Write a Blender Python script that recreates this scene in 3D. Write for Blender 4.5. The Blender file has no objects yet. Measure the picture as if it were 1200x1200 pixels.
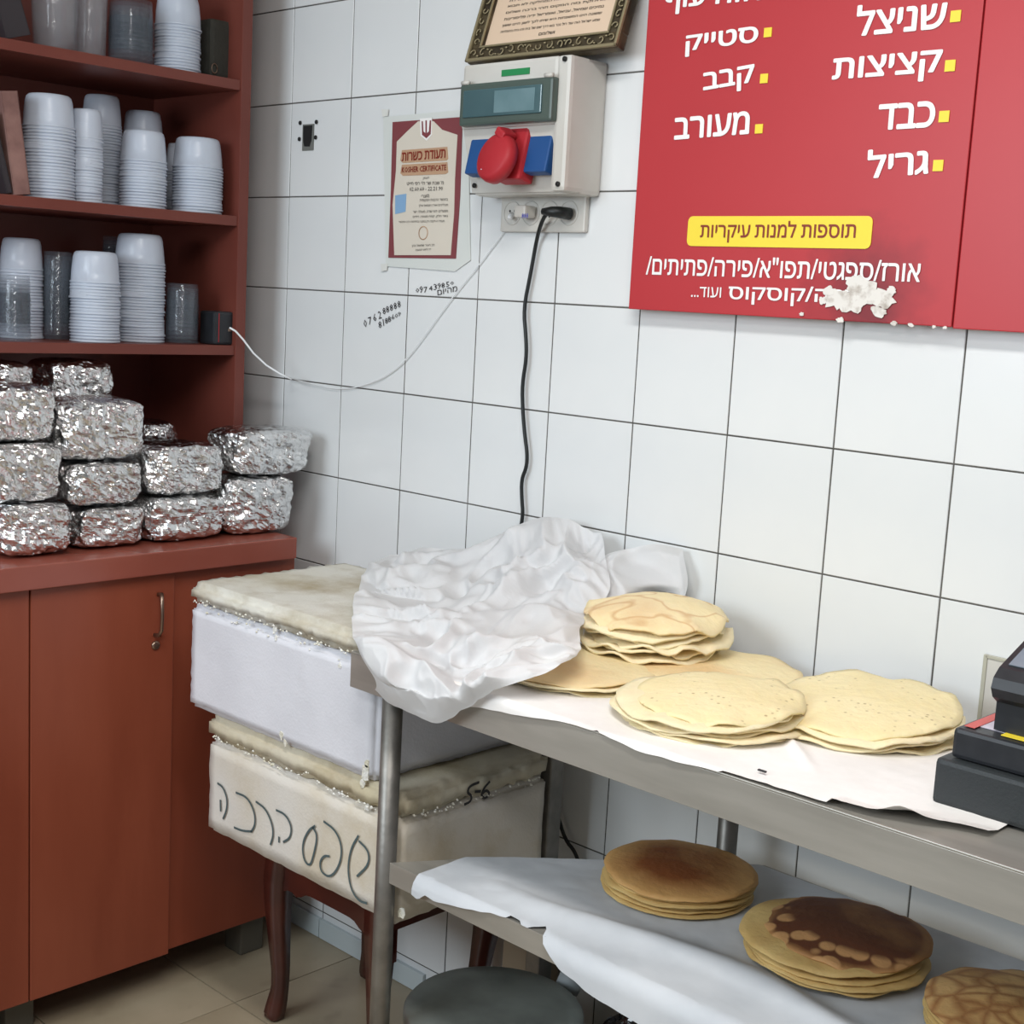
import bpy, bmesh, math, random
from mathutils import Vector, Matrix, noise, geometry
random.seed(7)
SC = bpy.context.scene
COL = SC.collection
# ------------------------------------------------------------------ camera
FPX = 1634.9
CM = Matrix(((0.71978284, -0.14281455, 0.67935018), (0.69215985, 0.07268457, -0.71807499), (0.05317328, 0.98707698, 0.15116761)))
CP = Vector((2.54410841, -1.92045076, 1.46537787))
cd = bpy.data.cameras.new('camera')
cd.sensor_width = 36; cd.lens = FPX / 1200 * 36; cd.clip_start = .05
cam = bpy.data.objects.new('camera', cd); COL.objects.link(cam)
cam.matrix_world = Matrix.Translation(CP) @ CM.to_4x4()
SC.camera = cam
# ------------------------------------------------------------------ world, lamps, exposure
W = bpy.data.worlds.new('world'); SC.world = W; W.use_nodes = True
bg = W.node_tree.nodes['Background']; bg.inputs[0].default_value = (.86, .93, 1, 1); bg.inputs[1].default_value = .2
def area(name, loc, target, sx, sy, power, color):
    l = bpy.data.lights.new(name, 'AREA'); l.shape = 'RECTANGLE'; l.size = sx; l.size_y = sy; l.energy = power; l.color = color
    o = bpy.data.objects.new(name, l); COL.objects.link(o); o.location = loc
    o.rotation_euler = (Vector(target) - Vector(loc)).to_track_quat('-Z', 'Y').to_euler()
    return o
area('daylight_doorway', (.7, -3.1, 1.9), (.9, 0, .7), 1.3, 1.0, 36, (.82, .92, 1))
area('ceiling_tube_near', (1.9, -1.3, 2.62), (1.9, -1.2, 0), 1.3, .25, 26, (1, .985, .96))
area('ceiling_tube_far', (2.6, -2.6, 2.62), (2.4, -1.8, 0), 1.3, .3, 19, (.99, .985, .98))
vs = SC.view_settings; vs.view_transform = 'Standard'; vs.look = 'None'; vs.gamma = 1; vs.use_curve_mapping = False; vs.exposure = 0.21
# ------------------------------------------------------------------ helpers
def P(u, v, ax, val):
    """the point where the sight line through pixel (u,v) of the photo meets the plane axis=val"""
    d = CM @ Vector(((u - 600) / FPX, -(v - 600) / FPX, -1))
    return CP + d * ((val - CP[ax]) / d[ax])
def mlin(c): return tuple(((x / 255) / 12.92 if x / 255 <= .04045 else ((x / 255 + .055) / 1.055) ** 2.4) for x in c) + (1,)
def mat(name, col, rough=.5, metal=0, col2=None, nscale=6, ncontrast=(.35, .65), bump=0, bscale=40, coat=0, spec=.5, trans=0, alpha=1, detail=4, var=0, distort=0, stretch=None, bdetail=3):
    m = bpy.data.materials.new(name); m.use_nodes = True; nt = m.node_tree; N = nt.nodes; L = nt.links
    b = N['Principled BSDF']
    b.inputs['Base Color'].default_value = mlin(col); b.inputs['Roughness'].default_value = rough; b.inputs['Metallic'].default_value = metal
    b.inputs['Coat Weight'].default_value = coat; b.inputs['Specular IOR Level'].default_value = spec
    b.inputs['Transmission Weight'].default_value = trans; b.inputs['Alpha'].default_value = alpha
    tc = N.new('ShaderNodeTexCoord'); co = tc.outputs['Object']
    if stretch:
        mp = N.new('ShaderNodeMapping'); mp.inputs['Scale'].default_value = stretch; L.new(co, mp.inputs[0]); co = mp.outputs[0]
    last = None
    if col2:
        n = N.new('ShaderNodeTexNoise'); n.inputs['Scale'].default_value = nscale; n.inputs['Detail'].default_value = detail; n.inputs['Distortion'].default_value = distort
        L.new(co, n.inputs['Vector'])
        r = N.new('ShaderNodeValToRGB'); r.color_ramp.elements[0].position = ncontrast[0]; r.color_ramp.elements[1].position = ncontrast[1]
        r.color_ramp.elements[0].color = mlin(col); r.color_ramp.elements[1].color = mlin(col2)
        L.new(n.outputs['Fac'], r.inputs[0]); L.new(r.outputs[0], b.inputs['Base Color']); last = r.outputs[0]
    if bump:
        n = N.new('ShaderNodeTexNoise'); n.inputs['Scale'].default_value = bscale; n.inputs['Detail'].default_value = bdetail; L.new(co, n.inputs['Vector'])
        bp = N.new('ShaderNodeBump'); bp.inputs['Strength'].default_value = bump; bp.inputs['Distance'].default_value = .01
        L.new(n.outputs['Fac'], bp.inputs['Height']); L.new(bp.outputs[0], b.inputs['Normal'])
    m['last'] = 0
    return m
def mixin(m, col, nodefac):
    """mix a further colour into a material's base colour by the factor socket that nodefac(N, L, coord) returns"""
    nt = m.node_tree; N = nt.nodes; L = nt.links; b = N['Principled BSDF']
    tc = [n for n in N if n.type == 'TEX_COORD'][0]
    f = nodefac(N, L, tc)
    mx = N.new('ShaderNodeMix'); mx.data_type = 'RGBA'
    s = b.inputs['Base Color']
    if s.is_linked: L.new(s.links[0].from_socket, mx.inputs[6])
    else: mx.inputs[6].default_value = s.default_value[:]
    mx.inputs[7].default_value = mlin(col)
    L.new(f, mx.inputs[0]); L.new(mx.outputs[2], s)
    return m
def ramp(N, L, src, a, b, inv=False):
    r = N.new('ShaderNodeMapRange'); r.inputs[1].default_value = a; r.inputs[2].default_value = b
    r.inputs[3].default_value = 1 if inv else 0; r.inputs[4].default_value = 0 if inv else 1
    L.new(src, r.inputs[0]); return r.outputs[0]
def mul(N, L, a, b, op='MULTIPLY'):
    m = N.new('ShaderNodeMath'); m.operation = op
    for i, x in enumerate((a, b)):
        if isinstance(x, (int, float)): m.inputs[i].default_value = x
        else: L.new(x, m.inputs[i])
    return m.outputs[0]

class MB:
    def __init__(s): s.v = []; s.f = []; s.sm = []
    def add(s, vs, fs, smooth=False):
        k = len(s.v); s.v += [Vector(v) for v in vs]; s.f += [tuple(i + k for i in f) for f in fs]; s.sm += [smooth] * len(fs); return s
    def box(s, a, b, bev=0, M=None):
        a = Vector(a); b = Vector(b); c = (a + b) / 2; h = Vector([abs(x) / 2 for x in (b - a)])
        bm = bmesh.new(); bmesh.ops.create_cube(bm, size=2, matrix=Matrix.Diagonal((h.x, h.y, h.z, 1)))
        if bev: bmesh.ops.bevel(bm, geom=bm.edges[:], offset=min(bev, min(h) * .9), segments=2, profile=.6, affect='EDGES')
        bm.verts.ensure_lookup_table()
        T = Matrix.Translation(c) @ (M.to_4x4() if M is not None else Matrix.Identity(4))
        vs = [T @ v.co for v in bm.verts]; fs = [[v.index for v in f.verts] for f in bm.faces]; bm.free()
        return s.add(vs, fs)
    def tube(s, pts, r, n=10, cap=True):
        pts = [Vector(p) for p in pts]; rs = r if isinstance(r, (list, tuple)) else [r] * len(pts)
        vs = []; fs = []; up = None
        for i, p in enumerate(pts):
            t = (pts[min(i + 1, len(pts) - 1)] - pts[max(i - 1, 0)]).normalized()
            if up is None: up = Vector((0, 0, 1)) if abs(t.z) < .9 else Vector((1, 0, 0))
            a = t.cross(up).normalized(); b = a.cross(t).normalized(); up = b
            vs += [p + (a * math.cos(2 * math.pi * k / n) + b * math.sin(2 * math.pi * k / n)) * rs[i] for k in range(n)]
        for i in range(len(pts) - 1):
            for k in range(n): fs.append((i * n + k, i * n + (k + 1) % n, (i + 1) * n + (k + 1) % n, (i + 1) * n + k))
        if cap: fs += [tuple(range(n)), tuple(range((len(pts) - 1) * n, len(pts) * n))[::-1]]
        return s.add(vs, fs, True)
    def lathe(s, prof, c=(0, 0, 0), n=32, close=True, M=None):
        c = Vector(c); vs = []; fs = []; R = M or Matrix.Identity(3)
        for r, z in prof:
            vs += [c + R @ Vector((r * math.cos(2 * math.pi * k / n), r * math.sin(2 * math.pi * k / n), z)) for k in range(n)]
        for i in range(len(prof) - 1):
            for k in range(n): fs.append((i * n + k, i * n + (k + 1) % n, (i + 1) * n + (k + 1) % n, (i + 1) * n + k))
        if close:
            if prof[0][0] > 1e-5: fs.append(tuple(range(n))[::-1])
            if prof[-1][0] > 1e-5: fs.append(tuple(range((len(prof) - 1) * n, len(prof) * n)))
        return s.add(vs, fs, True)
    def prism(s, poly, h, axis=2, M=None):
        """poly: 3-D points of one face; h: offset vector"""
        h = Vector(h); n = len(poly); vs = [Vector(p) for p in poly] + [Vector(p) + h for p in poly]
        fs = [tuple(range(n))[::-1], tuple(range(n, 2 * n))] + [(i, (i + 1) % n, n + (i + 1) % n, n + i) for i in range(n)]
        return s.add(vs, fs)
    def mesh(s, name, m, off=Vector((0, 0, 0))):
        me = bpy.data.meshes.new(name); me.from_pydata([tuple(v - off) for v in s.v], [], s.f)
        bm = bmesh.new(); bm.from_mesh(me); bmesh.ops.recalc_face_normals(bm, faces=bm.faces[:]); bm.to_mesh(me); bm.free()
        if m: me.materials.append(m)
        for p, sm in zip(me.polygons, s.sm): p.use_smooth = sm
        return me
def wloc(o):
    l = Vector((0, 0, 0))
    while o: l += o.location; o = o.parent
    return l
def obj(name, mb, m, parent=None, origin=None):
    if parent is None:
        if origin is None:
            xs = [v.x for v in mb.v]; ys = [v.y for v in mb.v]; origin = Vector(((min(xs) + max(xs)) / 2, (min(ys) + max(ys)) / 2, min(v.z for v in mb.v)))
        me = mb.mesh(name, m, Vector(origin)); o = bpy.data.objects.new(name, me); o.location = origin
    else:
        me = mb.mesh(name, m, wloc(parent)); o = bpy.data.objects.new(name, me); o.parent = parent
    COL.objects.link(o); return o
def thing(name, label, cat, loc, group=None):
    o = bpy.data.objects.new(name, None); COL.objects.link(o); o.location = loc; o.empty_display_size = .05
    tag(o, label, cat, group); return o
def tag(o, label, cat, group=None):
    o['label'] = label; o['category'] = cat
    if group: o['group'] = group
    return o
def struct(o, label=None):
    o['kind'] = 'structure'
    if label: o['label'] = label
    return o
GLYPHS = {}
def glyph_loops(ch, res):
    """outline loops of one character and its advance"""
    if (ch, res) in GLYPHS: return GLYPHS[ch, res]
    def curve(t):
        c = bpy.data.curves.new('t', 'FONT'); c.body = t; c.size = 1; c.resolution_u = res; c.fill_mode = 'NONE' if hasattr(c, 'fill_mode') else 'NONE'
        o = bpy.data.objects.new('t', c); COL.objects.link(o)
        me = bpy.data.meshes.new_from_object(o.evaluated_get(bpy.context.evaluated_depsgraph_get()))
        bpy.data.objects.remove(o); bpy.data.curves.remove(c); return me
    me = curve(ch + '|'); me2 = curve('|')
    # split into loops by connectivity
    adj = {}
    for e in me.edges:
        a, b = e.vertices; adj.setdefault(a, []).append(b); adj.setdefault(b, []).append(a)
    seen = set(); loops = []
    for v0 in sorted(adj):
        if v0 in seen: continue
        loop = [v0]; seen.add(v0); cur = v0
        while True:
            nx = [w for w in adj[cur] if w not in seen]
            if not nx: break
            cur = nx[0]; seen.add(cur); loop.append(cur)
        loops.append([(me.vertices[k].co.x, me.vertices[k].co.y) for k in loop])
    bar2 = min(v.co.x for v in me2.vertices)
    bar = max(loops, key=lambda l: min(p[0] for p in l)); adv = min(p[0] for p in bar) - bar2
    loops.remove(bar)
    bpy.data.meshes.remove(me); bpy.data.meshes.remove(me2)
    GLYPHS[ch, res] = (loops, adv); return GLYPHS[ch, res]
def text_mesh(s, bold=0, res=3):
    """flat lettering, triangulated glyph by glyph from its outline"""
    vs = []; fs = []; x = 0
    for ch in s:
        if ch == ' ': x += .26; continue
        loops, adv = glyph_loops(ch, res)
        pts = []; ed = []
        for l in loops:
            k = len(pts); pts += [Vector(p) for p in l]; ed += [(k + i, k + (i + 1) % len(l)) for i in range(len(l))]
        if pts:
            co, _, tri, *_r = geometry.delaunay_2d_cdt(pts, ed, [], 1, 1e-5)
            keep = []
            for t in tri:
                c = sum((co[i] for i in t), Vector((0, 0))) / len(t); w = 0
                for l in loops:
                    for (x0, y0), (x1, y1) in zip(l, l[1:] + l[:1]):
                        if (y0 <= c.y) != (y1 <= c.y):
                            if x0 + (c.y - y0) / (y1 - y0) * (x1 - x0) > c.x: w += 1 if y1 > y0 else -1
                if w: keep.append(t)
            for n, (dx, dy) in enumerate(((0, 0), (-1, 0), (1, 0), (0, 1), (0, -1), (.7, .7), (-.7, .7), (.7, -.7), (-.7, -.7)) if bold else ((0, 0),)):
                k = len(vs); vs += [(p.x + x + dx * bold, p.y + dy * bold * .8, .00001 * n) for p in co]; fs += [tuple(k + i for i in t) for t in keep]
        x += adv
    me = bpy.data.meshes.new('lettering'); me.from_pydata(vs, [], fs); return me
def heb(s): return s[::-1]
def lettering(s, pa, pb, hpx, ax, val, m, parent, name='lettering', bold=0, nrm=None, th=.0006, res=3, shear=0):
    """flat print on the plane axis=val; pa, pb: lower corners in the photo, hpx: height there"""
    a = P(*pa, ax, val); b = P(*pb, ax, val)
    nrm = Vector(nrm if nrm else ((0, -1, 0) if ax == 1 else (1, 0, 0)))
    bpy.context.view_layer.update()
    me = text_mesh(s, bold, res)
    xs = [v.co.x for v in me.vertices]; ys = [v.co.y for v in me.vertices]
    if not xs: return
    x0, x1, y0, y1 = min(xs), max(xs), min(ys), max(ys)
    ex = (b - a); w = ex.length; ex.normalize(); ey = nrm.cross(ex).normalized()
    if ey.z < 0: ey = -ey
    c = (a + b) / 2; dist = -(CM.transposed() @ (c - CP)).z; h = hpx * dist / FPX
    org = wloc(parent)
    for v in me.vertices:
        q = nrm * v.co.z * 2 + a + ex * ((v.co.x - x0) / (x1 - x0) * w + shear * (v.co.y - y0) / (y1 - y0) * h) + ey * ((v.co.y - y0) / (y1 - y0) * h) + nrm * th
        v.co = q - org
    me.materials.clear(); me.materials.append(m)
    o = bpy.data.objects.new(name, me); COL.objects.link(o); o.parent = parent
    return o
def stroke(pts, r, nrm, m, parent, name='lettering'):
    """a pen line: flat ribbon through 3-D points"""
    pts = [Vector(p) for p in pts]; nrm = Vector(nrm)
    # smooth once
    for _ in range(2):
        q = [pts[0]]
        for a, b in zip(pts, pts[1:]): q += [a * .75 + b * .25, a * .25 + b * .75]
        q.append(pts[-1]); pts = q
    mb = MB(); vs = []; fs = []
    for i, p in enumerate(pts):
        t = (pts[min(i + 1, len(pts) - 1)] - pts[max(i - 1, 0)]).normalized(); s = t.cross(nrm).normalized() * r
        vs += [p + s + nrm * .0008, p - s + nrm * .0008]
    for i in range(len(pts) - 1): fs.append((2 * i, 2 * i + 1, 2 * i + 3, 2 * i + 2))
    mb.add(vs, fs); return obj(name, mb, m, parent)
def hn(p, s, seed=0): return noise.noise(Vector((p[0] * s + seed * 7.3, p[1] * s + seed * 3.1, p[2] * s - seed * 5.7)))

# ------------------------------------------------------------------ materials
M_tile = mat('glazed_white_tile', (221, 224, 225), .22, bump=.035, bscale=9, spec=.45, col2=(227, 229, 229), nscale=3)
M_grout = mat('dark_grout', (98, 96, 92), .9, col2=(74, 72, 68), nscale=12)
M_floor = mat('beige_floor_tile', (174, 160, 136), .33, col2=(158, 144, 120), nscale=5, bump=.05, bscale=30)
mixin(M_floor, (92, 80, 66), lambda N, L, tc: (lambda n: (n.inputs['Scale'].__setattr__('default_value', 9), L.new(tc.outputs['Object'], n.inputs['Vector']), mul(N, L, ramp(N, L, n.outputs['Fac'], .62, .8), .55))[-1])(N.new('ShaderNodeTexNoise')))
M_skirt = mat('pale_skirting_tile', (196, 206, 208), .25)
M_wood = mat('cherry_laminate', (148, 76, 54), .36, col2=(130, 62, 42), nscale=2.2, stretch=(3, 3, .6), bump=.02, bscale=60, spec=.4)
M_wood_top = mat('cherry_counter', (150, 82, 68), .26, col2=(140, 74, 60), nscale=4, spec=.5)
M_wood_dk = mat('hutch_laminate', (118, 62, 52), .4, col2=(106, 53, 44), nscale=3, spec=.35)
M_dkwood = mat('dark_mahogany', (82, 38, 30), .3, col2=(62, 28, 24), nscale=9, coat=.3)
M_foot = mat('dusty_plastic_foot', (92, 88, 78), .7)
M_steel = mat('brushed_stainless', (182, 178, 170), .4, .55, col2=(166, 162, 154), nscale=4, stretch=(1, 8, 8), bump=.02, bscale=120)
M_steel_leg = mat('tubular_steel', (140, 136, 130), .42, .7, col2=(116, 113, 108), nscale=20, bump=.05, bscale=90)
M_alu = mat('worn_aluminium', (158, 166, 162), .42, .55, col2=(112, 118, 114), nscale=7, ncontrast=(.4, .75), bump=.06, bscale=14)
M_foil = mat('crinkled_foil', (228, 228, 228), .17, 1, bump=.9, bscale=34, bdetail=6)
M_tub = mat('frosted_plastic', (222, 229, 240), .28, spec=.5)
M_cup = mat('clear_plastic', (112, 120, 130), .08, alpha=.2, spec=1)
M_cup2 = mat('clear_plastic_film', (176, 178, 184), .12, alpha=.28, spec=1, bump=.6, bscale=14)
M_paper = mat('white_tissue_paper', (228, 228, 229), .8, bump=.12, bscale=40, bdetail=4, spec=.1)
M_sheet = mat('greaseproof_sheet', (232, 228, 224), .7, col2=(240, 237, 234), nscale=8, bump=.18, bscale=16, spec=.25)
M_sheet_shaded = mat('greaseproof_sheet_shaded', (204, 207, 211), .7, col2=(190, 194, 199), nscale=8, bump=.2, bscale=14, spec=.25)  # darker copy of the white sheet, shade under the bench put into its colour
for m_, t_ in ((M_paper, .25), (M_tub, .35)):
    N = m_.node_tree.nodes; L = m_.node_tree.links; b = N['Principled BSDF']; out = N['Material Output']
    t = N.new('ShaderNodeBsdfTranslucent'); t.inputs[0].default_value = b.inputs['Base Color'].default_value[:]
    mx = N.new('ShaderNodeMixShader'); mx.inputs[0].default_value = t_
    L.new(b.outputs[0], mx.inputs[1]); L.new(t.outputs[0], mx.inputs[2]); L.new(mx.outputs[0], out.inputs[0])
def foam(name, c, c2, pos=(.4, .62), stain=(190, 168, 118), s=(.55, .75), amt=.8, sscale=7):
    m = mat(name, c, .65, col2=c2, nscale=5, ncontrast=pos, spec=.3)
    N = m.node_tree.nodes; L = m.node_tree.links; tc = [n for n in N if n.type == 'TEX_COORD'][0]
    v = N.new('ShaderNodeTexVoronoi'); v.inputs['Scale'].default_value = 210; L.new(tc.outputs['Object'], v.inputs['Vector'])
    n = N.new('ShaderNodeTexNoise'); n.inputs['Scale'].default_value = 9; n.inputs['Detail'].default_value = 6; L.new(tc.outputs['Object'], n.inputs['Vector'])
    h = mul(N, L, mul(N, L, v.outputs['Distance'], .12), n.outputs['Fac'], 'ADD')
    bp = N.new('ShaderNodeBump'); bp.inputs['Strength'].default_value = .35; bp.inputs['Distance'].default_value = .006
    L.new(h, bp.inputs['Height']); L.new(bp.outputs[0], N['Principled BSDF'].inputs['Normal'])
    def f(N, L, tc):
        n = N.new('ShaderNodeTexNoise'); n.inputs['Scale'].default_value = sscale; n.inputs['Detail'].default_value = 7; n.inputs['Roughness'].default_value = .65
        L.new(tc.outputs['Object'], n.inputs['Vector']); return mul(N, L, ramp(N, L, n.outputs['Fac'], s[0], s[1]), amt)
    mixin(m, stain, f); return m
M_foam_w = foam('white_polystyrene', (222, 222, 228), (214, 214, 220), stain=(198, 196, 200), s=(.6, .8), amt=.5)
M_foam_d = foam('stained_polystyrene', (216, 211, 203), (210, 202, 188), stain=(178, 158, 116), s=(.52, .74), amt=.65, sscale=4)
M_foam_l = foam('stained_polystyrene_lid', (212, 209, 199), (204, 199, 184), stain=(150, 132, 94), s=(.42, .6), amt=.75, sscale=3.2)
M_foam_l2 = foam('grimy_polystyrene_lid', (200, 192, 172), (188, 176, 146), stain=(142, 122, 86), s=(.46, .7), amt=.75, sscale=6)
M_crumb = mat('bare_foam_beads', (232, 231, 226), .7, col2=(214, 208, 186), nscale=30, bump=.5, bscale=150)
M_red = mat('red_sign_vinyl', (182, 50, 56), .38, col2=(177, 47, 53), nscale=2, spec=.4)
M_white = mat('white_print', (240, 238, 236), .5)
M_yellow = mat('yellow_print', (240, 214, 60), .5)
M_dkred = mat('dark_red_print', (130, 40, 22), .5)
M_ink = mat('black_ink', (44, 42, 44), .6)
M_pencil = mat('marker_pen', (76, 92, 94), .6)
M_peel = mat('torn_backing_paper', (226, 222, 216), .85, col2=(176, 166, 156), nscale=60, ncontrast=(.5, .72))
M_abs = mat('white_abs', (206, 204, 198), .4, col2=(196, 192, 184), nscale=6)
M_hole = mat('dark_recess', (22, 22, 22), .7)
M_green = mat('green_grey_plastic', (74, 88, 82), .35)
M_window = mat('smoked_window', (62, 92, 98), .12, spec=.8, col2=(82, 112, 116), nscale=5)
M_blue = mat('blue_plastic', (22, 74, 132), .5)
M_redp = mat('red_plastic', (172, 42, 50), .5, spec=.3)
M_label_g = mat('green_label', (28, 132, 74), .5)
M_black = mat('black_plastic', (34, 36, 40), .42, col2=(42, 44, 48), nscale=40, spec=.4)
M_black2 = mat('grey_black_enclosure', (44, 48, 50), .5, bump=.1, bscale=300, spec=.4)
M_blackg = mat('glossy_black_bag', (16, 16, 18), .15, bump=1, bscale=30, spec=.8)
M_screen = mat('grey_display', (112, 126, 138), .25, col2=(134, 146, 156), nscale=12)
M_cable_w = mat('white_cable', (232, 234, 236), .4)
M_cable_b = mat('black_cable', (20, 24, 24), .45)
M_chrome = mat('tarnished_chrome', (150, 128, 112), .3, .9)
M_bronze = mat('ornate_frame', (96, 84, 62), .42, .35, col2=(58, 50, 38), nscale=26)
M_bronze_l = mat('frame_highlights', (150, 138, 108), .4, .4)
M_parch = mat('cream_parchment', (222, 196, 170), .7)
M_cert = mat('cream_certificate', (214, 206, 192), .5)
M_maroon = mat('maroon_border', (126, 62, 66), .5)
M_tan = mat('tan_band', (186, 150, 120), .5)
M_sleeve = mat('plastic_sleeve', (214, 218, 214), .35, alpha=1)
M_lblue = mat('pale_blue_sticker', (130, 168, 204), .5)
M_shaded_beige = mat('shaded_beige', (150, 132, 110), .8)
M_book_dk = mat('dark_file', (46, 42, 46), .5)
M_book_br = mat('brown_file', (148, 112, 104), .6, col2=(120, 86, 80), nscale=20)
M_label_p = mat('white_label', (206, 200, 214), .5)
M_label_r = mat('red_label', (206, 92, 86), .5)
M_plaster = mat('patched_plaster', (216, 217, 212), .8, bump=.2, bscale=20)
M_taped = mat('silicone_bead', (178, 176, 160), .5)
# scorched stain around the torn patch of the sign (a stain on the vinyl itself)
SGN = P(737, 362, 1, -.03)
PEELC = P(1000, 348, 1, -.03)
def scorch(N, L, tc):
    sub = N.new('ShaderNodeVectorMath'); sub.operation = 'DISTANCE'
    L.new(tc.outputs['Object'], sub.inputs[0]); sub.inputs[1].default_value = (PEELC.x - SGN.x + .02, 0, PEELC.z - SGN.z)
    n = N.new('ShaderNodeTexNoise'); n.inputs['Scale'].default_value = 22; n.inputs['Detail'].default_value = 5; L.new(tc.outputs['Object'], n.inputs['Vector'])
    d = mul(N, L, sub.outputs['Value'], mul(N, L, mul(N, L, n.outputs['Fac'], .11), -.055, 'ADD'), 'ADD')
    return mul(N, L, ramp(N, L, d, .02, .12, True), .8)
mixin(M_red, (104, 26, 36), scorch)
def crepe_mat(name, base, base2, rough=.6, pits=0, brown=None, amt=.8, s=(.45, .65), scale=7, veins=False, centre=None):
    m = mat(name, base, rough, col2=base2, nscale=9, bump=.3, bscale=55, spec=.3)
    b = m.node_tree.nodes['Principled BSDF']
    def f(N, L, tc):
        if veins:
            v = N.new('ShaderNodeTexVoronoi'); v.feature = 'DISTANCE_TO_EDGE'; v.inputs['Scale'].default_value = scale
            n = N.new('ShaderNodeTexNoise'); n.inputs['Scale'].default_value = 6; L.new(tc.outputs['Object'], n.inputs['Vector'])
            a = N.new('ShaderNodeVectorMath'); a.operation = 'MULTIPLY_ADD'; L.new(n.outputs['Color'], a.inputs[0]); a.inputs[1].default_value = (.12, .12, .12); L.new(tc.outputs['Object'], a.inputs[2])
            L.new(a.outputs[0], v.inputs['Vector']); return mul(N, L, ramp(N, L, v.outputs['Distance'], s[0], s[1], True), amt)
        n = N.new('ShaderNodeTexNoise'); n.inputs['Scale'].default_value = scale; n.inputs['Detail'].default_value = 3; L.new(tc.outputs['Object'], n.inputs['Vector'])
        r = ramp(N, L, n.outputs['Fac'], s[0], s[1])
        if centre:
            ln = N.new('ShaderNodeVectorMath'); ln.operation = 'LENGTH'; L.new(tc.outputs['Object'], ln.inputs[0])
            r = mul(N, L, ramp(N, L, ln.outputs['Value'], centre[0], centre[1], True), mul(N, L, mul(N, L, r, .5), .6, 'ADD'))
        return mul(N, L, r, amt)
    if brown: mixin(m, brown, f)
    b.inputs['Subsurface Weight'].default_value = .12; b.inputs['Subsurface Radius'].default_value = (1, .6, .3); b.inputs['Subsurface Scale'].default_value = .006
    if pits:
        def g(N, L, tc):
            v = N.new('ShaderNodeTexVoronoi'); v.inputs['Scale'].default_value = pits; v.inputs['Randomness'].default_value = 1; L.new(tc.outputs['Object'], v.inputs['Vector'])
            n = N.new('ShaderNodeTexNoise'); n.inputs['Scale'].default_value = 14; L.new(tc.outputs['Object'], n.inputs['Vector'])
            return mul(N, L, mul(N, L, ramp(N, L, v.outputs['Distance'], .1, .24, True), ramp(N, L, n.outputs['Fac'], .5, .56)), .7)
        mixin(m, (150, 124, 84), g)
    return m
C_pale = crepe_mat('pale_batter', (232, 214, 164), (237, 221, 176), pits=80)
C_edge = crepe_mat('pale_batter_plain', (234, 219, 178), (240, 227, 192), brown=(220, 186, 132), amt=.3)
C_tan = crepe_mat('lightly_browned_batter', (238, 220, 174), (234, 212, 164), brown=(212, 162, 106), amt=.6, s=(.45, .72), scale=5)
C_vein = crepe_mat('veined_batter', (236, 216, 168), (240, 222, 180), brown=(214, 168, 112), amt=.5, s=(.5, .7), scale=6)
def wisps(N, L, tc):
    n = N.new('ShaderNodeTexNoise'); n.inputs['Scale'].default_value = 11; n.inputs['Detail'].default_value = 1.5; n.inputs['Distortion'].default_value = .6
    L.new(tc.outputs['Object'], n.inputs['Vector'])
    a = mul(N, L, mul(N, L, n.outputs['Fac'], -.5, 'ADD'), 0, 'ADD'); ab = N.new('ShaderNodeMath'); ab.operation = 'ABSOLUTE'; L.new(a, ab.inputs[0])
    return mul(N, L, ramp(N, L, ab.outputs[0], .0, .035, True), .6)
mixin(C_vein, (196, 144, 92), wisps)
C_brown = crepe_mat('well_browned_batter', (212, 168, 108), (202, 154, 94), brown=(128, 72, 36), amt=1, s=(.3, .6), scale=9, centre=(.055, .118))
C_brown2 = crepe_mat('blistered_batter', (200, 152, 98), (188, 138, 84), brown=(96, 56, 36), amt=1, s=(.3, .55), scale=7, centre=(.100, .122))
def blister(N, L, tc):
    v = N.new('ShaderNodeTexVoronoi'); v.inputs['Scale'].default_value = 32; v.inputs['Randomness'].default_value = .8; L.new(tc.outputs['Object'], v.inputs['Vector'])
    ln = N.new('ShaderNodeVectorMath'); ln.operation = 'DISTANCE'; L.new(tc.outputs['Object'], ln.inputs[0]); ln.inputs[1].default_value = (.01, .05, 0)
    return mul(N, L, mul(N, L, ramp(N, L, v.outputs['Distance'], .40, .50, True), ramp(N, L, ln.outputs['Value'], .112, .125)), .9)
mixin(C_brown2, (196, 150, 100), blister)
C_cell = crepe_mat('cellular_batter', (208, 170, 116), (198, 156, 100), brown=(138, 84, 46), veins=True, scale=24, s=(.0, .2), amt=.75)
C_low = crepe_mat('golden_batter', (216, 186, 124), (208, 176, 112), brown=(160, 112, 62), amt=.4)

# ------------------------------------------------------------------ the room shell
T = .2014; G = .0013
wall = struct(obj('wall_back', MB().box((-.36, .0013, 0), (3.3, .12, 2.7)), M_grout), 'white tiled back wall with thin dark joints')
tile_me = None
def tile_mesh(w, h, t, m, name='tile'):
    mb = MB(); c = .0009
    o = [(-w, t, -h), (w, t, -h), (w, t, h), (-w, t, h)]; a = [(-w, c, -h), (w, c, -h), (w, c, h), (-w, c, h)]
    b = [(-w + c, 0, -h + c), (w - c, 0, -h + c), (w - c, 0, h - c), (-w + c, 0, h - c)]
    vs = o + a + b; fs = [(8, 9, 10, 11)]
    for k in (0, 4): fs += [(k + i, k + (i + 1) % 4, k + 4 + (i + 1) % 4, k + 4 + i) for i in range(4)]
    return mb.add(vs, fs).mesh(name, m)
tile_me = tile_mesh(T / 2 - G, .1 - G, .005, M_tile)
wl = wloc(wall)
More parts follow.
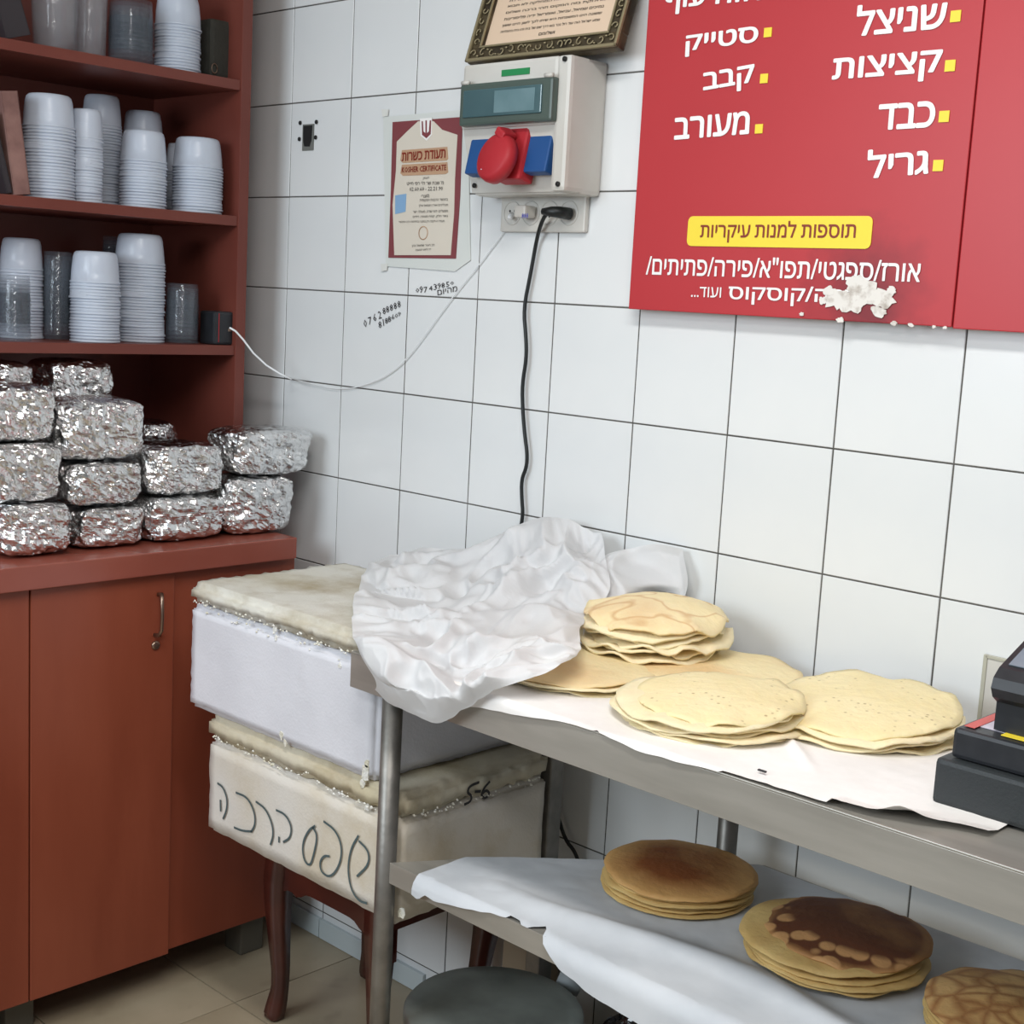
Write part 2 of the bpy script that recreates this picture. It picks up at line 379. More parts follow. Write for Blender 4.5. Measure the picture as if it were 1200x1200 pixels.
for c in range(-2, 13):
    for r in range(-2, 10):
        o = bpy.data.objects.new('tile', tile_me); COL.objects.link(o); o.parent = wall
        o.location = Vector(((c + .5) * T, random.uniform(-.0003, .0003), 2.06 - .2 * r - .1)) - wl
        o.rotation_euler = (random.gauss(0, .0016), 0, random.gauss(0, .0016))
me = tile_mesh(T / 2 - G, .03 - G, .005, M_tile)
for c in range(-2, 13):
    o = bpy.data.objects.new('tile', me); COL.objects.link(o); o.parent = wall; o.location = Vector(((c + .5) * T, 0, .03)) - wl
struct(obj('wall_left', MB().box((-.46, -4.6, 0), (-.36, .12, 2.7)), mat('left_wall_paint', (206, 205, 198), .6)))
struct(obj('ceiling', MB().box((-.46, -4.6, 2.7), (3.3, .12, 2.78)), mat('ceiling_paint', (228, 226, 220), .8)))
floor = struct(obj('floor', MB().box((-.46, -4.6, -.06), (3.3, .12, -.004)), M_grout), 'beige square floor tiles, scuffed')
fm = MB(); hw = .33 / 2 - .0012
fm.add([(-hw, -hw, -.004), (hw, -hw, -.004), (hw, hw, -.004), (-hw, hw, -.004), (-hw, -hw, -.0008), (hw, -hw, -.0008), (hw, hw, -.0008), (-hw, hw, -.0008),
        (-hw + .001, -hw + .001, 0), (hw - .001, -hw + .001, 0), (hw - .001, hw - .001, 0), (-hw + .001, hw - .001, 0)],
       [(8, 9, 10, 11)] + [(k + i, k + (i + 1) % 4, k + 4 + (i + 1) % 4, k + 4 + i) for k in (0, 4) for i in range(4)])
fme = fm.mesh('tile', M_floor)
for i in range(-2, 8):
    for j in range(-6, 1):
        x0 = .32 + i * .33; y0 = -.322 + j * .33
        if y0 + .33 > 0: 
            continue
        o = bpy.data.objects.new('tile', fme); COL.objects.link(o); o.parent = floor; o.location = Vector((x0 + .165, y0 + .165, 0)) - wloc(floor)
me2 = MB().box((-hw, -.158, -.004), (hw, .158, 0)).mesh('tile', M_floor)
for i in range(-2, 8):
    o = bpy.data.objects.new('tile', me2); COL.objects.link(o); o.parent = floor; o.location = Vector((.32 + i * .33 + .165, -.162, 0)) - wloc(floor)
sk = bpy.data.objects.new('baseboard_back', None); COL.objects.link(sk); sk.location = (.2, -.008, 0); struct(sk, 'low skirting of pale blue-grey tiles')
for a, b in ((-.13, .199), (.201, .55)):
    obj('tile', MB().box((a, -.009, .001), (b, -.001, .046), .001), M_skirt, sk)

# ------------------------------------------------------------------ things fixed on the wall
# gap left by a removed wall socket
c = P(361, 160, 1, 0)
wb = thing('socket_hole', 'small open hole in the wall tile left by a removed socket, four screw holes', 'wall hole', c)
a = P(355, 146, 1, -.002); b = P(367, 176, 1, -.002)
obj('recess', MB().box((a.x, -.0025, b.z), (b.x, -.0006, a.z)), mat('raw_mortar', (110, 112, 108), .9), wb)
obj('opening', MB().prism([(a.x + .004, -.0032, b.z + .02), (a.x + .008, -.0032, b.z + .009), (b.x - .012, -.0032, b.z + .008), (b.x - .006, -.0032, b.z + .02), (b.x - .004, -.0032, a.z - .003), (a.x + .003, -.0032, a.z - .003)], (0, .001, 0)), M_hole, wb)
for u, v in ((352, 144), (371, 143), (351, 163), (370, 161)):
    q = P(u, v, 1, -.002); obj('screw_hole', MB().lathe([(.0045, 0), (.0045, .0018)], q, 10, M=Matrix.Rotation(math.pi / 2, 3, 'X')), M_hole, wb)

# kosher certificate in a plastic sleeve
ct = thing('certificate', 'cream certificate with maroon border in clear sleeve taped beside breaker box', 'certificate', P(500, 220, 1, 0))
def quad(pxs, y, th, bev=0): return MB().prism([P(u, v, 1, y) for u, v in pxs], (0, th, 0))
def sheetpx(u0v0, cols, rows, y, fn=None):
    pass
obj('plastic_sleeve', quad([(449, 137), (548, 128), (551, 305), (533, 318), (452, 312)], -.003, .002), M_sleeve, ct)
obj('border', quad([(460, 143), (542, 137), (539, 230), (534, 303), (455, 302), (458, 220)], -.0045, .001), M_maroon, ct)
inner = [(465, 172), (478, 156), (490, 143), (506, 143), (516, 155), (534, 162), (531, 210), (534, 250), (527, 300), (461, 300), (462, 240), (466, 200)]
obj('paper', quad([(465, 166), (478, 153), (490, 142), (508, 142), (518, 152), (536, 158), (533, 210), (532, 250), (528, 299), (462, 299), (460, 240), (464, 200)], -.0055, .0008), M_cert, ct)
obj('emblem', quad([(492, 139), (506, 138), (506, 158), (500, 165), (493, 159)], -.0066, .0008), M_white, ct)
obj('emblem_mark', quad([(494, 142), (495.4, 142), (496, 154), (498.5, 156), (498.5, 141), (500, 141), (500, 156), (502.5, 154), (503.5, 141), (505, 141), (504.5, 157), (499.5, 162), (494.5, 158)], -.0074, .0006), M_maroon, ct)
obj('title_band', quad([(471, 176), (524, 172), (525, 186), (523, 188), (472, 191), (469, 188)], -.0064, .0007), M_tan, ct)
obj('title_band', quad([(471, 193), (524, 190), (525, 202), (522, 204), (472, 206), (469, 203)], -.0064, .0007), M_tan, ct)
lettering(heb('תעודת כשרות'), (471, 189), (522, 185), 10, 1, -.0067, M_dkred, ct, bold=.02, res=2)
lettering('KOSHER CERTIFICATE', (471, 202.5), (523, 199.5), 6.5, 1, -.0067, M_dkred, ct, bold=.015, res=1)
for s, u0, u1, v, h in (('העסק', 496, 503, 211, 3), ("מ' שבת שר ח'י רפי חייט", 477, 520, 217, 4), ('09.12.22 - 06.06.20', 480, 519, 224, 4.5), ('מוצרי', 494, 503, 232, 3.5), ('בהכשר הרבנות המקומית', 492, 525, 237, 3.6), ('תבלינים אורז חומוס גולן', 491, 525, 243, 3.6),
                         ('מפעלים: דגני שדה, מעולה ישר', 484, 525, 250, 3.6), ('בשר חלק, קמח מנופה, זיתים', 484, 525, 256, 3.6), ('תעודה זו תקפה רק במקור ובחתימת הרב המכשיר', 467, 521, 262, 3), ('רב העיר שמואל כהן', 483, 509, 290, 3.6), ('רב וראש המועצה', 487, 505, 294, 2)):
    lettering(heb(s), (u0, v), (u1, v - 1), h, 1, -.0062, M_ink, ct, res=1)
obj('sticker', quad([(463, 229), (476, 227), (475, 248), (463, 251)], -.0064, .0007), M_lblue, ct)
obj('seal', MB().lathe([(.012, 0), (.0135, 0), (.0135, .0006), (.012, .0006)], P(496, 273, 1, -.0062), 20, close=False, M=Matrix.Rotation(math.pi / 2, 3, 'X')), M_tan, ct)
for u, v in ((449, 313), (450, 132), (546, 128)):
    obj('tape', quad([(u - 3, v - 4), (u + 5, v - 4), (u + 4, v + 4), (u - 2, v + 5)], -.0045, .001), M_plaster, ct)

# handwriting on the tiles
w = thing('phone_note', 'two handwritten phone numbers in black pen on tile, lower left one', 'writing', P(448, 370, 1, 0))
for k, (ch, u, v, h) in enumerate([('0', 429, 384, 9), ('7', 434.5, 381, 9), ('6', 440, 377, 9), ('2', 446, 374, 9), ('8', 451, 369, 8), ('8', 455, 367, 8), ('8', 459.5, 365, 8), ('8', 464, 363, 8), ('8', 468.5, 361, 8)]):
    lettering(ch, (u - 2, v), (u + 1.6, v - 1.2), h, 1, -.0008, M_ink, w, name='digit', res=1)
for ch, u, v, h in [('8', 446, 385, 8), ('1', 450, 382, 8), ('8', 453.5, 380, 7), ('8', 457, 378, 7), ('6', 461, 375, 6), ('0', 465, 373, 5), ('9', 468.5, 371, 5)]:
    d_ = .4 if ch == '1' else 1.8
    lettering(ch, (u - d_, v), (u + d_, v - d_ * .66), h, 1, -.0008, M_ink, w, name='digit', res=1)
w = thing('phone_note', 'handwritten phone number and scribble in black pen just below the certificate', 'writing', P(512, 340, 1, 0))
for k, (ch, u, v, h) in enumerate([('0', 489.5, 343, 5), ('9', 494, 343.5, 8), ('7', 499, 343, 6.5), ('4', 505, 341, 5.5), ('3', 510.5, 340, 7), ('9', 515, 339, 7), ('8', 519.5, 338, 6.5), ('5', 525, 336.5, 6), ('0', 530, 334, 4)]):
    lettering(ch, (u - 2, v), (u + 2, v - .6), h, 1, -.0008, M_ink, w, name='digit', res=1)
lettering(heb('מהיום'), (513, 346), (536, 341), 6, 1, -.0008, M_ink, w, res=1)

# breaker and socket box
EB = P(620, 150, 1, 0)
eb = thing('breaker_box', 'white wall breaker box with smoked green window and industrial sockets', 'electrical box', (.78, 0, 1.64))
mb = MB()
x0, x1 = .640, .902
mb.box((x0, -.058, 1.650), (x1, -.001, 1.880), .008)
mb.box((x0 - .002, -.098, 1.765), (x1 - .03, -.05, 1.880), .007)
mb.box((x1 - .034, -.098, 1.652), (x1, -.04, 1.880), .008)
mb.prism([(x0, -.096, 1.78), (x0, -.05, 1.78), (x0, -.05, 1.655), (x0, -.062, 1.655)], (x1 - .03 - x0, 0, 0))
obj('housing', mb, M_abs, eb)
wz0, wz1 = 1.769, 1.843
obj('window_frame', MB().box((.648, -.113, wz0), (.876, -.096, wz1), .005), M_green, eb)
obj('window', MB().box((.660, -.116, wz0 + .014), (.853, -.112, wz1 - .012), .003), M_window, eb)
obj('window_pane', MB().box((.74, -.1166, wz0 + .019), (.838, -.1162, wz1 - .017)), mat('breaker_face', (112, 140, 146), .15, col2=(92, 122, 128), nscale=9), eb)
for x in (.662, .866): obj('hinge', MB().tube([(x - .01, -.112, wz1 + .002), (x + .008, -.112, wz1 + .002)], .004, 8), M_abs, eb)
obj('label', MB().box((.738, -.0995, 1.853), (.806, -.097, 1.864)), M_label_g, eb)
for x, z in ((.888, 1.872), (.888, 1.664), (.652, 1.668)):
    obj('screw', MB().lathe([(.0045, 0), (.0045, .003)], (x, -.0985 if x > .8 else -.068, z), 12, M=Matrix.Rotation(math.pi / 2, 3, 'X')), M_hole, eb)
tl = Matrix.Rotation(math.radians(-13), 3, 'X')
for xa, xb in ((.656, .715), (.800, .858)):
    obj('blue_socket', MB().box((xa, -.092, 1.682), (xb, -.068, 1.770), .004, M=tl), M_blue, eb)
rs = obj('red_socket', MB().box((.738, -.101, 1.668), (.806, -.064, 1.768), .006, M=tl), M_redp, eb)
R1 = Matrix.Rotation(math.radians(74), 3, 'X') @ Matrix.Rotation(math.radians(-6), 3, 'Y')
obj('cap', MB().lathe([(.0, .020), (.036, .020), (.043, .015), (.045, .006), (.044, -.004), (.0, -.004)], (.764, -.120, 1.706), 26, M=R1), M_redp, rs)
obj('latch', MB().box((.760, -.132, 1.742), (.784, -.100, 1.758), .004, M=Matrix.Rotation(.6, 3, 'Y')), M_redp, rs)
obj('rating_plate', MB().box((.7425, -.1415, 1.686), (.7625, -.1405, 1.699), M=Matrix.Rotation(math.radians(-28), 3, 'X')), M_label_p, rs)

# socket strip below it
ss = thing('socket_strip', 'white four-gang wall socket strip under the breaker box', 'socket', (.772, 0, 1.588))
obj('plate', MB().box((.668, -.012, 1.588), (.878, -.001, 1.653), .003), M_abs, ss)
Rx = Matrix.Rotation(math.pi / 2, 3, 'X')
for x in (.698, .745, .792, .839):
    o = obj('outlet', MB().lathe([(.020, .001), (.0215, .0035), (.0225, .001)], (x, -.0115, 1.622), 28, close=False, M=Rx), M_abs, ss)
    for dx, dz in ((-.006, .004), (.006, .004), (0, -.006)):
        obj('pin_hole', MB().lathe([(.0022, 0), (.0022, .0008)], (x + dx, -.0117, 1.622 + dz), 8, M=Rx), M_hole, o)
wp = thing('usb_charger', 'white charger plug with blue marks in the second outlet of the strip', 'charger', (.745, -.013, 1.611))
obj('body', MB().box((.733, -.045, 1.612), (.762, -.0155, 1.634), .004), M_abs, wp)
lettering('888', (611.5, 256), (619, 256), 6, 1, -.0452, mat('blue_marks', (40, 50, 170), .5), wp, name='mark', res=1)
def cable(name, pxs, y, r, m, label, extra0=None, cat='cable', ys=None, parent=None):
    pts = [P(u, v, 1, (ys[i] if ys else y)) for i, (u, v) in enumerate(pxs)]
    if extra0: pts = [Vector(extra0)] + pts
    for _ in range(2):
        q = [pts[0]]
        for a, b in zip(pts, pts[1:]): q += [a * .75 + b * .25, a * .25 + b * .75]
        q.append(pts[-1]); pts = q
    o = obj(name, MB().tube(pts, r, 8), m, parent)
    if parent is None: tag(o, label, cat)
    return o
bc = thing('power_cable', 'thick black power cable with plug hanging from strip down behind the paper', 'cable', P(612, 600, 1, -.012))
obj('plug', MB().tube([(.846, -.018, 1.620), (.842, -.040, 1.621), (.826, -.046, 1.622), (.808, -.047, 1.622)], [.011, .0105, .009, .006], 12), M_cable_b, bc)
cable('cord', [(652, 248), (640, 250), (634, 262), (629, 280), (622, 320), (613.5, 362), (616.5, 395), (617, 420), (612, 450), (612.5, 480), (615, 510), (618, 532), (617, 548), (611, 562), (611.5, 585), (613, 603), (609, 625), (612, 680), (620, 760), (628, 830), (634, 872), (642, 900), (652, 950), (662, 984), (674, 998), (679, 1015), (678, 1050)],
      -.012, .0037, M_cable_b, '', ys=[-.047] + [-.03] * 2 + [-.012] * 24, parent=bc)
wc = thing('charging_cable', 'thin white charging cable sagging across the tiles to the shelf', 'cable', P(400, 458, 1, -.01))
obj('plug', MB().tube([P(600, 252, 1, -.012), P(597, 255, 1, -.03)], [.006, .004], 8), M_cable_w, wc)
cable('cord', [(598, 256), (590, 272), (575, 292), (560, 312), (540, 336), (520, 362), (500, 390), (482, 414), (465, 432), (440, 448), (400, 458), (362, 449), (340, 443)],
      -.006, .0011, M_cable_w, '', parent=wc)
lead = [P(u, v, 0, x) for u, v, x in ((269, 384, .015), (276, 388, .02), (285, 398, .03), (297, 414, .04), (312, 428, .055), (328, 438, .08), (341, 444, .11))] + [P(341, 443.5, 1, -.008)]
obj('lead', MB().tube(lead, .0021, 8), M_cable_w, wc)

# framed text resting on the breaker box
fr = thing('picture_frame', 'ornate bronze frame with Hebrew text on parchment, resting above breaker box', 'picture frame', (.79, -.06, 1.897))
Rl = Matrix.Rotation(math.radians(-18), 3, 'X')   # leans back on the wall
FO = Vector((.796, -.069, 1.8895))
def FP(x, y, z): return FO + Rl @ Vector((x, y, z))
FW, FH, B = .181, .19, .03
def fbox(a, b, bev=0):
    m = MB().box(a, b, bev); m.v = [FO + Rl @ v for v in m.v]; return m
mb = MB()
for a, b in (((-FW, 0, 0), (FW, .02, B)), ((-FW, 0, FH - B), (FW, .02, FH)), ((-FW, 0, B - .002), (-FW + B, .02, FH - B + .002)), ((FW - B, 0, B - .002), (FW, .02, FH - B + .002))):
    m = fbox(a, b, .004); mb.add(m.v, m.f)
obj('moulding', mb, M_bronze, fr)
mb = MB()
for a, b in (((-FW, -.006, 0), (FW, 0, .006)), ((-FW, -.006, 0), (-FW + .006, 0, FH)), ((FW - .006, -.006, 0), (FW, 0, FH)), ((-FW + B - .004, -.004, B - .004), (FW - B + .004, 0, B)), ((-FW + B - .004, -.004, B), (-FW + B, 0, FH - B)), ((FW - B, -.004, B), (FW - B + .004, 0, FH - B))):
    m = fbox(a, b, .002); mb.add(m.v, m.f)
obj('rim', mb, M_bronze_l, fr)
def scroll(cx, cz, s, flip, ang):
    pts = []
    for k in range(14):
        t = k / 13; a = t * 4.6; r = s * (1 - .72 * t)
        pts.append((a, r))
    out = []
    for a, r in pts:
        x = r * math.cos(a) * flip; z = r * math.sin(a)
        ca, sa = math.cos(ang), math.sin(ang)
        out.append(FP(cx + x * ca - z * sa, -.003, cz + x * sa + z * ca))
    return MB().tube(out, .0014, 5)
i = 0
for x in [k * .0235 - .165 for k in range(15)]:
    m = scroll(x, B / 2 + .001, .0085, 1 if i % 2 else -1, i * 1.3); obj('scrollwork', m, M_bronze_l, fr)
    m = MB().lathe([(0, -.002), (.0035, 0), (0, .002)], FP(x + .012, -.003, B / 2 + (.006 if i % 2 else -.005)), 6); obj('leaf', m, M_bronze_l, fr); i += 1
for sx in (-1, 1):
    for k in range(7):
        obj('scrollwork', scroll(sx * (FW - B / 2), B + .008 + k * .021, .008, sx * (1 if k % 2 else -1), k * 1.1), M_bronze_l, fr)
pp = obj('parchment', fbox((-FW + B, .006, B), (FW - B, .012, FH - B)), M_parch, fr)
lines = ['ברכת הבית', 'בזה השער לא יבוא צער', 'בזאת הדירה לא תבוא צרה בזאת הדלת', 'לא תבוא בהלה בזאת המחלקה לא תבוא', 'מחלוקת בזה המקום תהי ברכה ושלום', 'נמיכים שמיאל, עניאל, ואומריאל ידיה פליסורינות', 'ששונה הינו המשפחות היא שיתו לכך לשון חיינו ששון', 'שמע ישראל הוה עוד רול נכר בוא דרך שם של בית זהו בית בהצלחה', 'ושלומם']
bpy.context.view_layer.update()
for k, s in enumerate(lines[::-1]):
    me = text_mesh(heb(s), .012, 1); xs = [v.co.x for v in me.vertices]; ys = [v.co.y for v in me.vertices]
    wd = .125 if 0 < k < 8 else .02; hh = .0068; z = B + .012 + k * .0125
    for v in me.vertices:
        X = (v.co.x - min(xs)) / (max(xs) - min(xs)) * 2 - 1; Z = (v.co.y - min(ys)) / (max(ys) - min(ys))
        v.co = FP(X * wd * .95, .0054, z + Z * hh) - wloc(fr)
    me.materials.clear(); me.materials.append(M_ink); o = bpy.data.objects.new('lettering', me); COL.objects.link(o); o.parent = fr

# menu sign
SY = -.032
sg = thing('menu_sign', 'large red menu board with white Hebrew dishes and yellow squares', 'sign', SGN)
zt = 2.16
xs0, xs1 = SGN.x, P(1115, 386, 1, SY).x
zb = SGN.z
obj('panel', MB().box((xs0, SY + .0008, zb), (xs1 - .0012, -.012, zt), .0015), M_red, sg)
obj('panel', MB().box((xs1 + .0012, SY + .0008, zb - .002), (2.35, -.012, zt), .0015), M_red, sg)
obj('bracket', MB().box((xs0 + .1, -.013, zb + .04), (2.3, -.001, zb + .07)).box((xs0 + .1, -.013, zt - .1), (2.3, -.001, zt - .07)), M_steel, sg)
SB = .026
for s, u0, u1, v0, v1, h in (('חזה עוף', 778, 891, 18, 8, 27), ('סטייק', 803, 888, 67, 56, 25), ('קבב', 824, 884, 114, 104, 28), ('מעורב', 790, 878, 164, 157, 26),
                             ('שניצל', 1002, 1108, 43, 33, 36), ('קציצות', 974, 1102, 103, 94, 34), ('כבד', 1028, 1095, 153, 149, 30), ('גריל', 1016, 1088, 210, 204, 34)):
    # descending letters reach below the line: the box is measured round the whole word
    lettering(heb(s), (u0, v0), (u1, v1), h, 1, SY, M_white, sg, bold=SB, name='dish_name')
for u, v in ((900, 38), (895.5, 92), (889.5, 151), (1120, 19), (1113.5, 77), (1106.5, 136.5), (1099.5, 194)):
    q = P(u, v, 1, SY); r = .0078 if u > 950 else .0071
    obj('square_bullet', MB().box((q.x - r, SY - .0008, q.z - r), (q.x + r, SY + .0004, q.z + r)), M_yellow, sg)
pl = [P(u, v, 1, SY) for u, v in ((806, 271), (1022, 271), (900, 251), (900, 289))]
rr = .009; poly = []
for cx, cz, a0 in ((pl[1].x - rr, pl[2].z - rr - .003, 0), (pl[0].x + rr, pl[2].z - rr - .003, 90), (pl[0].x + rr, pl[3].z + rr - .001, 180), (pl[1].x - rr, pl[3].z + rr - .001, 270)):
    for k in range(5): a = math.radians(a0 + k * 22.5); poly.append((cx + rr * math.cos(a), SY - .0008, cz + rr * math.sin(a)))
obj('yellow_band', MB().prism(poly, (0, .001, 0)), M_yellow, sg)
lettering(heb('תוספות למנות עיקריות'), (820, 284), (1002, 285), 25, 1, SY - .0009, M_dkred, sg, bold=.012)
lettering(heb('אורז/ספגטי/תפו"א/פירה/פתיתים/'), (757, 322), (1078, 331), 24, 1, SY, M_white, sg, bold=.014)
lettering(heb("מג'דרה/קוסקוס"), (853, 356), (1042, 363), 24, 1, SY, M_white, sg, bold=.015)
lettering(heb('ועוד...'), (810, 348), (845, 349), 12, 1, SY, M_white, sg, bold=.005)
random.seed(11)
def blob(u, v, r, seed, squash=.7):
    q = P(u, v, 1, SY); pts = []; dy = .00008 * seed
    for k in range(22):
        a = 2 * math.pi * k / 22; rad = r * (1 + .55 * noise.noise(Vector((math.cos(a) * 2.2 + seed, math.sin(a) * 2.2, seed * 3.3))))
        pts.append((q.x + rad * math.cos(a), SY - .0012 - dy, q.z + squash * rad * math.sin(a)))
    return MB().prism(pts, (0, .0009 + dy, 0))
for k, (u, v, r) in enumerate([(1015, 342, .026), (1000, 355, .022), (980, 350, .02), (1035, 350, .02), (1030, 365, .012), (1005, 333, .018), (972, 341, .010), (965, 352, .008), (1045, 340, .008), (940, 368, .004), (985, 375, .006), (1068, 381, .004), (1048, 379, .005), (1108, 384, .003), (1095, 383, .003)]):
    obj('torn_patch', blob(u, v, r, k + 1), M_peel, sg)

# box outline sealed with silicone behind the machine
hp = thing('sealed_panel', 'white blanking panel edged with silicone, behind the black machine', 'panel', P(1165, 800, 1, 0))
a = P(1157, 768, 1, 0); 
obj('panel', MB().box((a.x, -.004, a.z - .14), (a.x + .16, -.0008, a.z), .001), M_abs, hp)
for A, Bx in (((a.x - .003, -.006, a.z - .14), (a.x + .003, -.0008, a.z + .002)), ((a.x, -.006, a.z - .003), (a.x + .16, -.0008, a.z + .002))):
    obj('sealant', MB().box(A, Bx, .001), M_taped, hp)

# ------------------------------------------------------------------ base cabinet and hutch
XC = .2; YE = -.105; YL = -1.5
cab = thing('base_cabinet', 'reddish cherry base cabinet with doors under the foil parcels', 'cabinet', (-.05, -.8, 0))
obj('carcass', MB().box((-.35, YL, .094), (XC - .018, YE, .896), .001), M_wood, cab)
obj('countertop', MB().box((-.35, YL, .897), (XC + .02, YE - .015, .942), .002), M_wood_top, cab)
obj('side_stile', MB().box((XC - .017, -.402, .094), (XC - .006, YE, .894), .001), M_wood, cab)
d = obj('door', MB().box((XC - .017, -.709, .088), (XC, -.405, .893), .0015), M_wood, cab)
hy = -.447
obj('handle', MB().tube([(XC, hy + .005, .853), (XC + .014, hy + .004, .856), (XC + .022, hy, .845), (XC + .024, hy, .815), (XC + .022, hy, .785), (XC + .014, hy - .001, .774), (XC, hy - .002, .772)], [.004, .004, .0035, .0035, .0035, .004, .004], 8), M_chrome, d)
obj('lock', MB().lathe([(.009, 0), (.009, .003), (.006, .005), (.0, .005)], (XC, hy, .751), 16, M=Matrix.Rotation(math.pi / 2, 3, 'Y')), M_chrome, d)
obj('door', MB().box((XC - .017, -1.05, .088), (XC - .0005, -.712, .893), .0015), M_wood, cab)
obj('door', MB().box((XC - .017, YL, .088), (XC, -1.053, .893), .0015), M_wood, cab)
for x, y in ((.13, -.165), (.11, -.70), (-.25, -.165), (-.25, -.70), (.13, -1.3)):
    obj('foot', MB().box((x - .03, y - .03, 0), (x + .03, y + .03, .094), .004), M_foot, cab)
hut = thing('open_hutch', 'open reddish-brown shelving unit on the cabinet, full of stacked cups', 'shelving unit', (-.17, -.8, .943))
obj('side_panel', MB().box((-.34, -.133, .943), (0, -.108, 2.3), .001), M_wood_dk, hut)
obj('back_panel', MB().box((-.35, YL, .943), (-.338, -.133, 2.3)), M_wood_dk, hut)
SZ = [1.890, 1.608, 1.332]
for z in SZ: obj('shelf', MB().box((-.338, YL, z - .021), (-.003, -.133, z), .001), M_wood_dk, hut)

# nested cups: pixel left, right, top, shelf, x of the axis
random.seed(3)
def tubmesh(r, h, n=22):
    # upside-down tub: rim at z=0, base up
    pr = [(r * 1.0, 0), (r * 1.035, .0005), (r * 1.035, .0035), (r * .99, .0045), (r * .965, h * .45), (r * .91, h * .8), (r * .86, h * .93), (r * .78, h * .985), (r * .6, h), (0, h)]
    mb = MB().lathe(pr, n=n, close=False); return mb
def clearmesh(r, h, n=20):
    pr = [(r, 0), (r * 1.04, .001), (r * 1.04, .003), (r * .985, .004), (r * .95, h * .5), (r * .93, h * .97), (r * .9, h), (0, h)]
    return MB().lathe(pr, n=n, close=False)
def nth(k): return {2: 'second', 3: 'third', 4: 'fourth', 5: 'fifth', 6: 'sixth', 7: 'seventh', 8: 'eighth', 9: 'ninth', 10: 'tenth', 11: 'eleventh', 12: 'twelfth'}.get(k, f"{k}{'st' if k == 21 else 'nd' if k == 22 else 'rd' if k == 23 else 'th'}")
def cupstack(ul, ur, vt, sh, x, label, top_label, group, clear=False, ph=.064, pitch=.0062):
    zb = SZ[sh]; um = (ul + ur) / 2
    a = P(um, vt, 0, x); dist = -(CM.transposed() @ (a - CP)).z
    r = (ur - ul) / 2 * dist / FPX / 1.035
    H = a.z - .35 * r * .3 - zb
    n = max(3, int(round((H - ph) / pitch)))
    me = (clearmesh if clear else tubmesh)(r, ph).mesh('cup', M_cup if clear else M_tub)
    if clear: me = (clearmesh)(r, ph).mesh('cup', M_cup)
    for k in range(n + 1):
        nm = 'clear_cup' if clear else 'plastic_tub'
        o = bpy.data.objects.new(nm, me); COL.objects.link(o)
        o.location = (x + random.gauss(0, .0006), a.y + random.gauss(0, .0008), zb + k * pitch + .0005)
        lab = top_label if k == n else ('clear cup, ' if clear else 'frosted tub, ') + nth(n - k + 1) + ' from top of ' + label
        tag(o, lab, 'cup' if clear else 'tub', group)
S = 'frosted white plastic tub nested inside '
TT = 'topmost frosted white plastic tub of '
for ul, ur, vt, sh, x, w in [
    (27, 88, 107, 1, -.07, 'the tall leftmost stack on the middle shelf'),
    (82, 121, 126, 1, -.06, 'the narrow second stack on the middle shelf'),
    (97, 143, 109, 1, -.19, 'the rear stack behind the narrow one, middle shelf'),
    (145, 192, 130, 1, -.20, 'the rear stack behind the fourth, middle shelf'),
    (141, 196, 150, 1, -.07, 'the front stack third from left, middle shelf'),
    (203, 262, 159, 1, -.06, 'the rightmost stack on the middle shelf'),
    (195, 218, 166, 1, -.22, 'the half-hidden rear stack at middle shelf right'),
    (0, 50, 275, 2, -.16, 'the rear left stack on the lowest shelf'),
    (83, 141, 292, 2, -.06, 'the shorter front stack on the lowest shelf'),
    (135, 194, 271, 2, -.10, 'the tallest stack on the lowest shelf'),
    (182, 236, -8, 0, -.07, 'the single stack on the top shelf')]:
    nar = ur - ul < 44
    cupstack(ul, ur, vt, sh, x, w, TT + w, 'tubs in ' + w, ph=.058 if nar else .064)
for ul, ur, vt, sh, x, w in [
    (-2, 36, 322, 2, -.05, 'the left front stack, lowest shelf'),
    (50, 86, 293, 2, -.13, 'the second stack, lowest shelf'),
    (120, 142, 276, 2, -.24, 'the far rear stack, lowest shelf'),
    (194, 234, 332, 2, -.07, 'the short right stack, lowest shelf'),
    (126, 181, 0, 0, -.07, 'the tall stack on the top shelf')]:
    cupstack(ul, ur, vt, sh, x, w, 'top clear plastic cup of ' + w, 'clear cups in ' + w, clear=True, ph=.05, pitch=.0085)

# big clear cups and other things on the top shelf
def sleeve(ul, ur, vb, x, label):
    a = P((ul + ur) / 2, vb, 0, x); dist = -(CM.transposed() @ (a - CP)).z; r = (ur - ul) / 2 * dist / FPX
    mb = MB(); prof = [(r * .8, 0), (r * .86, .004), (r * .92, .06), (r, .14), (r * 1.02, .2), (r, .201), (r * .9, .06), (r * .82, .008), (0, .006)]
    mb.lathe(prof, (a.x, a.y, SZ[0] + .0008), 26, close=False)
    return tag(obj('plastic_beaker', mb, M_cup2), label, 'beaker')
sleeve(36, 92, 50, -.08, 'large clear plastic beaker at left of the top shelf')
sleeve(84, 126, 58, -.09, 'clear plastic beaker beside the clear cup stack, top shelf')
a = P(18, 52, 0, -.06)
def leaner(name, label, cat, y, x0, x1, z0, h, th, ang, m, m2):
    t = thing(name, label, cat, (x0, y, z0)); Rr = Matrix.Rotation(math.radians(ang), 3, 'X')
    def B_(A, C, bev=0):
        q = MB().box(A, C, bev); q.v = [Vector((0, y, z0)) + Rr @ v for v in q.v]; return q
    obj('cover', B_((x0, -th, .0), (x1, -th + .0025, h), .001).add(*[(lambda q: (q.v, q.f))(B_((x0, -.0025, 0), (x1, 0, h), .001))][0]), m, t)
    obj('pages', B_((x0 + .001, -th + .0026, .002), (x1 - .002, -.0026, h - .003)), m2, t)
    obj('spine', B_((x1 - .002, -th, 0), (x1, 0, h), .001), m, t)
yA = P(33, 225, 0, -.03).y
